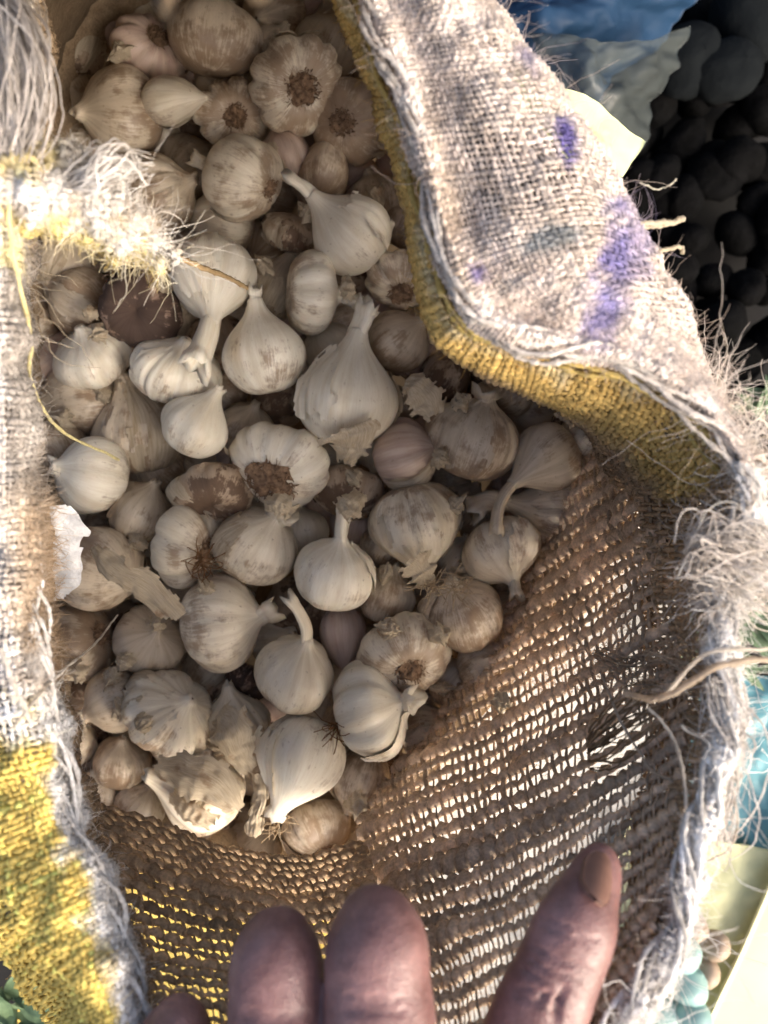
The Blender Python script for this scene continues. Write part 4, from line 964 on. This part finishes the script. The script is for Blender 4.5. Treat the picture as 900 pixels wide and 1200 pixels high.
# tip first.  index, middle, ring, little, thumb, then the palm
addl([(441,1055,.196),(441,1060,.198),(441,1072,.201),(442,1104,.205),(443,1154,.207),(446,1214,.209),(450,1304,.208),(460,1414,.200),(470,1554,.185)], [.0015,.0058,.0092,.0117,.0122,.0128,.0122,.0126,.014], .88)
addl([(326,1077,.190),(326,1082,.192),(325,1095,.195),(324,1125,.199),(324,1173,.201),(326,1228,.203),(332,1313,.202),(350,1423,.196),(375,1553,.184)], [.0015,.0058,.0090,.0110,.0114,.0120,.0122,.0126,.014], .88)
addl([(208,1180,.182),(208,1185,.184),(207,1198,.187),(205,1226,.190),(206,1270,.193),(219,1340,.194),(249,1440,.190),(289,1570,.182)], [.0015,.0056,.0086,.0104,.0108,.0114,.0120,.0135], .88)
addl([(122,1264,.176),(122,1270,.178),(121,1284,.181),(122,1314,.184),(134,1374,.186),(169,1454,.184),(224,1574,.180)], [.0013,.0048,.0074,.0088,.0094,.0100,.0130], .88)
addl([(709,998,.186),(707,1004,.188),(703,1016,.191),(692,1044,.195),(676,1084,.1985),(657,1130,.199),(633,1185,.199),(606,1260,.196),(570,1360,.188),(530,1490,.178),(480,1610,.170)], [.0014,.0044,.0060,.0076,.0098,.0104,.0112,.0118,.0140,.018,.020], .82)
addl([(395,1490,.178),(400,1540,.176),(405,1600,.174),(410,1700,.170),(415,1850,.165),(420,2000,.16)], [.026,.034,.036,.034,.026,.024], .42)
hm = bpy.data.meshes.new("person"); hm.from_pydata(hv, [], hf); hm.update()
person = bpy.data.objects.new("person", hm); COL.objects.link(person)
bpy.context.view_layer.objects.active = person
rm = person.modifiers.new("r", 'REMESH'); rm.mode = 'VOXEL'; rm.voxel_size = .0009; rm.use_smooth_shade = True
sm = person.modifiers.new("s", 'SMOOTH'); sm.factor = .5; sm.iterations = 7
dg = bpy.context.evaluated_depsgraph_get(); nm = bpy.data.meshes.new_from_object(person.evaluated_get(dg)); person.modifiers.clear(); person.data = nm
nm.name = "person"
co = np.zeros(len(nm.vertices)*3, np.float32); nm.vertices.foreach_get("co", co); co = co.reshape(-1, 3).astype(float)
no = np.zeros(len(nm.vertices)*3, np.float32); nm.vertices.foreach_get("normal", no); no = no.reshape(-1, 3).astype(float)
px, py = pix(co)
# creases over the joints (in the flesh itself)
def crease(cx, cy, ang, half, depth, wdt):
    ca, sa = math.cos(ang), math.sin(ang); dx, dy = px-cx, py-cy; u = dx*ca+dy*sa; v = -dx*sa+dy*ca
    v = v+4*vnoise(u/16+cx, u*0, 3)
    return -depth*np.exp(-(v/wdt)**2)*np.clip((half-np.abs(u))/14, 0, 1)
h = np.zeros(len(co))
for cx, cy, ang in ((668,1088,.42),(664,1098,.40),(652,1140,.4),(646,1152,.5),(640,1166,.35),(634,1180,.45),(660,1126,.5)): h += crease(cx, cy, ang, 46, .0007, 3.0)
h += crease(655, 1178, 1.7, 26, .0018, 5)+crease(640, 1168, 2.5, 20, .0010, 4)
for cx, cy in ((442,1180),(442,1188),(441,1172),(325,1196),(325,1188)): h += crease(cx, cy, 0.05, 46, .0006, 2.6)
h += .00004*fbm(px/7, py/7, 5)+.00014*fbm(px/34, py/34, 8)
co2 = co+no*h[:, None]; nm.vertices.foreach_set("co", co2.astype(np.float32).ravel()); nm.update()
m, nt, B, N, L = nodes("brown_skin"); tc = N.new("ShaderNodeTexCoord")
n1 = noise(N, L, tc.outputs['Object'], 90, 5, .6); n2 = noise(N, L, tc.outputs['Object'], 900, 3, .6)
vor = N.new("ShaderNodeTexVoronoi"); vor.inputs['Scale'].default_value = 1100; vor.feature = 'DISTANCE_TO_EDGE'; L.new(tc.outputs['Object'], vor.inputs['Vector'])
c = ramp_out(N, L, n1, [(.3, (.115, .052, .048)), (.68, (.28, .152, .142))])
c = mixc(N, L, .35, c, ramp_out(N, L, n2, [(.3, (.6,)*3), (.7, (1.2,)*3)]), 'MULTIPLY')
L.new(c, B.inputs['Base Color']); B.inputs['Roughness'].default_value = .40; B.inputs['Specular IOR Level'].default_value = .5
B.inputs['Subsurface Weight'].default_value = .15; B.inputs['Subsurface Radius'].default_value = (.006, .002, .001); B.inputs['Subsurface Scale'].default_value = 1
nb = bump(N, L, vor.outputs['Distance'], .0005, .4); nb = bump(N, L, n2, .0003, .45, nb); L.new(nb, B.inputs['Normal'])
nm.materials.clear(); nm.materials.append(m)
person["label"] = "brown hand with fingers and thumb gripping the lower rim of the sack"; person["category"] = "person"
# thumb nail: a curved plate set into the tip
NL = simple("nail", (.19, .105, .08), .45, (.13, .07, .055), 160, .0003, .3, .25)
nu, nv = 18, 18
cN = PA(np.array([[705, 1028, .2008]]))[0]; tip = PA(np.array([[709, 1001, .1935]]))[0]; basep = PA(np.array([[699, 1056, .2058]]))[0]
ax = basep-tip; LN = np.linalg.norm(ax); ax /= LN; sd_ = np.cross(ax, [0, 0, 1.0]); sd_ /= np.linalg.norm(sd_); upn = np.cross(sd_, ax)
if upn[2] < 0: upn = -upn
U = np.linspace(-1, 1, nu)[:, None]; W = np.linspace(-1, 1, nv)[None]
# superellipse outline
k = np.sqrt(np.clip(1-np.abs(W)**3.0, 0, 1)); hw = .0043
top = tip+ax*((W+1)/2*LN)[..., None]+sd_*(U*k*hw)[..., None]+upn*(.0011-(U*k)**2*.0021-.0006*W**2)[..., None]
bot = top-upn*.0012; V = np.concatenate([top.reshape(-1, 3), bot.reshape(-1, 3)]); i = np.arange(nu*nv).reshape(nu, nv); kk = nu*nv
F = np.stack([i[:-1, :-1], i[1:, :-1], i[1:, 1:], i[:-1, 1:]], -1).reshape(-1, 4)
e = np.concatenate([i[0, :], i[1:, -1], i[-1, ::-1][1:], i[::-1, 0][1:]]); E = np.stack([e[:-1], e[:-1]+kk, e[1:]+kk, e[1:]], -1)
obj("fingernail", make_mesh("fingernail", V, np.concatenate([F, F[:, ::-1]+kk, E])), NL, person)
# ------------------------------------------------------------------ what lies round the sack
SHADEP = simple("shade_black_potato", (.0045, .0045, .0048), .95, (.0015, .0015, .0015), 60, .004, .8, 0.05)  # potato colours blackened to stand in for the shade under the stall
DIMSHADEP = simple("shade_grey_potato", (.0075, .009, .010), .95, (.004, .005, .006), 40, .004, .8, .05)  # a little paler, with the dim shade still put into the colour
def lump(name, R, seed, mat, sq=(1, .82, .7), K=24):
    r = np.random.default_rng(seed); nt, nz = K, K//2+2
    th = np.arange(nt)*2*math.pi/nt; ph = np.linspace(0.02, math.pi-.02, nz); TH, PH = np.meshgrid(th, ph, indexing='ij')
    d = np.stack([np.sin(PH)*np.cos(TH), np.sin(PH)*np.sin(TH), np.cos(PH)], -1)
    rr = 1+(.12 if name == 'potato' else .06)*vnoise(d[..., 0]*1.4+3, d[..., 1]*1.4+d[..., 2]+5, seed % 13)+.04*vnoise(d[..., 0]*4+3, d[..., 1]*4+d[..., 2]*3+5, seed % 11)
    V = d*rr[..., None]*np.array(sq)*R; i = np.arange(nt*nz).reshape(nt, nz); j = np.roll(i, -1, 0)
    m = make_mesh(name, V, np.stack([i[:, :-1], i[:, 1:], j[:, 1:], j[:, :-1]], -1).reshape(-1, 4)); m.materials.append(mat); return m
pm = [lump("potato", .026, s, SHADEP) for s in range(3)]+[lump("potato", .028, s+5, DIMSHADEP) for s in range(2)]
r = np.random.default_rng(21)
def put(mesh, x, y, z, label, cat, group=None, name=None, rot=None, s=1):
    o = bpy.data.objects.new(name or mesh.name.split('.')[0], mesh); COL.objects.link(o); o.location = P(x, y, z); o.scale = (s, s, s)
    o.rotation_euler = rot or (r.random()*6, r.random()*6, r.random()*6); o["label"] = label; o["category"] = cat
    if group: o["group"] = group
    return o
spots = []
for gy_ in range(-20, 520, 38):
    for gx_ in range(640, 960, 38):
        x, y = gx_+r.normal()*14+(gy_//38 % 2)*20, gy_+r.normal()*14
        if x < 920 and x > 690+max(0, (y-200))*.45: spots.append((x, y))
for x, y in spots: put(pm[r.integers(3)], x, y, -.272+.035*r.random(), "potato coloured near black for shade, in the heap beyond the flap", "potato", "shade-coloured potatoes heaped beyond the sack", s=r.uniform(.62, .95))
put(pm[3], 808, 72, -.215, "potato coloured dark grey for dim shade, left of the pair on the dark heap", "potato", rot=(.2, 0, 1.2))
put(pm[4], 852, 84, -.215, "potato coloured dark grey for dim shade, right of the pair on the dark heap", "potato", rot=(0, .3, .1))
put(pm[3], 770, 76, -.23, "potato coloured dark grey for shade, beside the clear plastic scraps", "potato", rot=(1, .3, .1), s=.9)
put(pm[4], 870, 30, -.225, "potato coloured dark grey for shade, at the top right of the dark heap", "potato", rot=(1, .3, 2.1), s=1.1)
def plastic(name, col, rough, alpha=None, trans=0):
    return simple(name, col, rough, tuple(x*.75 for x in col), 14, .004, .4, .25, alpha=alpha)
BLUE = plastic("blue_plastic", (.009, .034, .08), .6); CLEAR = plastic("clear_polythene", (.09, .105, .105), .3, alpha=.4)
TEAL = plastic("teal_plastic", (.15, .34, .38), .45); WHITEP = simple("white_plastic", (.34, .33, .31), .6, (.26, .255, .24), 12, .003)
CARD = simple("pale_yellow_card", (.56, .59, .34), .6, (.48, .52, .29), 30, .0015); BOARD = simple("cream_board", (.60, .59, .38), .6, (.52, .50, .31), 18, .001)
BOARD2 = simple("yellow_sheet", (.66, .64, .36), .6, (.52, .52, .30), 25, .002)
def sh(name, ctrl, mat, label, cat, wr=.003, wf=4, seed=0, n=60, thick=.0008):
    o, *_ = sheet(name, ctrl, n, n, mat, None, wr, wf, seed, thick); o["label"] = label; o["category"] = cat; return o
sh("blue_sheet", [[(520,-60,-.10),(540,20,-.10),(560,110,-.10),(600,160,-.11)],[(620,-60,-.10),(630,10,-.085),(640,80,-.10),(650,150,-.12)],[(720,-60,-.12),(720,0,-.12),(715,60,-.14),(700,120,-.17)],[(850,-60,-.17),(830,-20,-.17),(800,20,-.18),(760,70,-.20)]], BLUE, "creased dark blue plastic sheet behind the flap at the top", "plastic sheet", .006, 3, 3)
sh("clear_bag", [[(620,40,-.08),(640,100,-.07),(650,170,-.08)],[(690,45,-.07),(695,110,-.065),(690,190,-.08)],[(750,50,-.10),(740,120,-.09),(715,200,-.10)],[(810,30,-.14),(775,110,-.14),(725,225,-.14)]], CLEAR, "crumpled clear plastic bag beside the pale yellow card", "plastic bag", .006, 3, 5)
sh("yellow_card", [[(590,60,.075),(620,130,.075),(690,215,.06)],[(645,98,.074),(670,150,.074),(712,210,.06)],[(692,114,.070),(710,155,.066),(726,207,.06)],[(756,166,.05),(750,178,.052),(730,208,.058)]], CARD, "pale yellow-green card corner sticking out behind the flap", "card", .0012, 3, 7, 40)
sh("white_sheet", [[(430,985,-.05),(440,1040,-.10),(450,1140,-.13),(470,1400,-.14)],[(500,885,-.05),(540,930,-.10),(580,1040,-.14),(620,1350,-.15)],[(580,790,-.05),(630,820,-.10),(690,940,-.15),(740,1300,-.17)],[(645,700,-.05),(700,740,-.11),(790,850,-.16),(840,1150,-.18)],[(705,580,-.04),(760,620,-.11),(820,730,-.16),(850,900,-.19)],[(715,500,-.03),(780,540,-.11),(830,600,-.17),(850,700,-.20)]], WHITEP, "crumpled white plastic sheet on the ground under the thin cloth", "plastic sheet", .006, 2.2, 9, 90)
sh("teal_sheet", [[(780,800,-.17),(790,900,-.165),(800,1010,-.165)],[(860,790,-.16),(860,880,-.15),(870,1000,-.155)],[(960,800,-.16),(960,900,-.15),(970,1020,-.16)]], TEAL, "wrinkled teal and blue plastic at the right edge", "plastic sheet", .005, 3, 11)
sh("yellow_sheet", [[(740,960,-.15),(700,1080,-.15),(640,1300,-.15)],[(840,985,-.145),(820,1090,-.145),(780,1300,-.15)],[(990,1010,-.145),(980,1090,-.145),(960,1300,-.15)]], BOARD2, "pale yellow sheet with mottled print under the cream board", "sheet", .002, 3, 13)
sh("cream_board", [[(935,960,-.132),(880,1090,-.132),(800,1260,-.132)],[(1060,1000,-.130),(1000,1120,-.130),(940,1300,-.130)]], BOARD, "smooth cream board with a straight slanting edge, lower right corner", "board", .0004, 2, 15, 20, .003)
ON = simple("pale_green_onion", (.30, .46, .42), .4, (.22, .36, .35), 30, .001); ON2 = simple("orange_onion", (.36, .27, .19), .5, (.28, .21, .16), 30, .001)
om = lump("onion", .0165, 31, ON, (1, 1, .86)); om2 = lump("onion", .0165, 32, ON2, (1, 1, .86))
for k, (x, y, s, lb) in enumerate([(745,1165,1,"pale green onion nearest the ragged rim, lower right"),(778,1188,1,"pale green onion at the bottom edge, in the middle of its cluster"),(772,1140,1,"pale green onion in the centre of the cluster"),(806,1155,1,"pale green onion on the right side of the cluster, above the bottom one"),
    (800,1118,.9,"pale green onion at the top of the cluster under the orange ones"),(812,1192,.9,"pale green onion at the bottom right of its cluster"),(736,1198,.9,"pale green onion at the bottom left of its cluster")]):
    put(om, x, y, -.128+.002*k, lb, "onion", s=s*.8)
for k, (x, y, lb) in enumerate([(838,1108,"small orange onion above the cream board's edge"),(826,1140,"small orange onion between the green ones and the board"),(812,1085,"small faded orange onion at the top of the cluster")]):
    put(om2, x, y, -.130, lb, "onion", s=.6)
LEAF = simple("green_leaf", (.16, .24, .13), .55, (.06, .10, .05), 120, .001, spec=.4)
def leafy(cx, cy, z, n, spread, label, seed):
    r = np.random.default_rng(seed); e = empty("leafy_greens", P(cx, cy, z), label=label, category="greens")
    for k in range(n):
        a = r.random()*6.28; L = r.uniform(.015, .032); q = P(cx+r.normal()*spread*.5, cy+r.normal()*spread, z+.01*r.random())-P(cx, cy, z)
        t = np.linspace(0, 1, 9); w_ = .0032*np.sin(math.pi*np.clip(t*.9+.08, 0, 1))*r.uniform(.6, 1.4); c = np.stack([t*L*math.cos(a), t*L*math.sin(a), .010*np.sin(t*2.4)*r.random()], -1)+q
        s = np.array([-math.sin(a), math.cos(a), .3*r.normal()]); V = np.stack([c-s*w_[:, None], c+np.array([0, 0, -.0012]), c+s*w_[:, None]], 1); i = np.arange(27).reshape(9, 3)
        o = obj("leaf", make_mesh("leaf", V, np.stack([i[:-1, :-1], i[1:, :-1], i[1:, 1:], i[:-1, 1:]], -1).reshape(-1, 4)), LEAF, e)
leafy(865, 735, -.10, 46, 34, "bunch of green leaves seen past the frayed right rim", 3)
leafy(905, 480, -.10, 10, 20, "few dark leaves at the right edge beside the fluffy rim corner", 6)
leafy(20, 1185, -.06, 26, 20, "dark green leaves in the bottom left corner beneath the yellow cloth", 4)
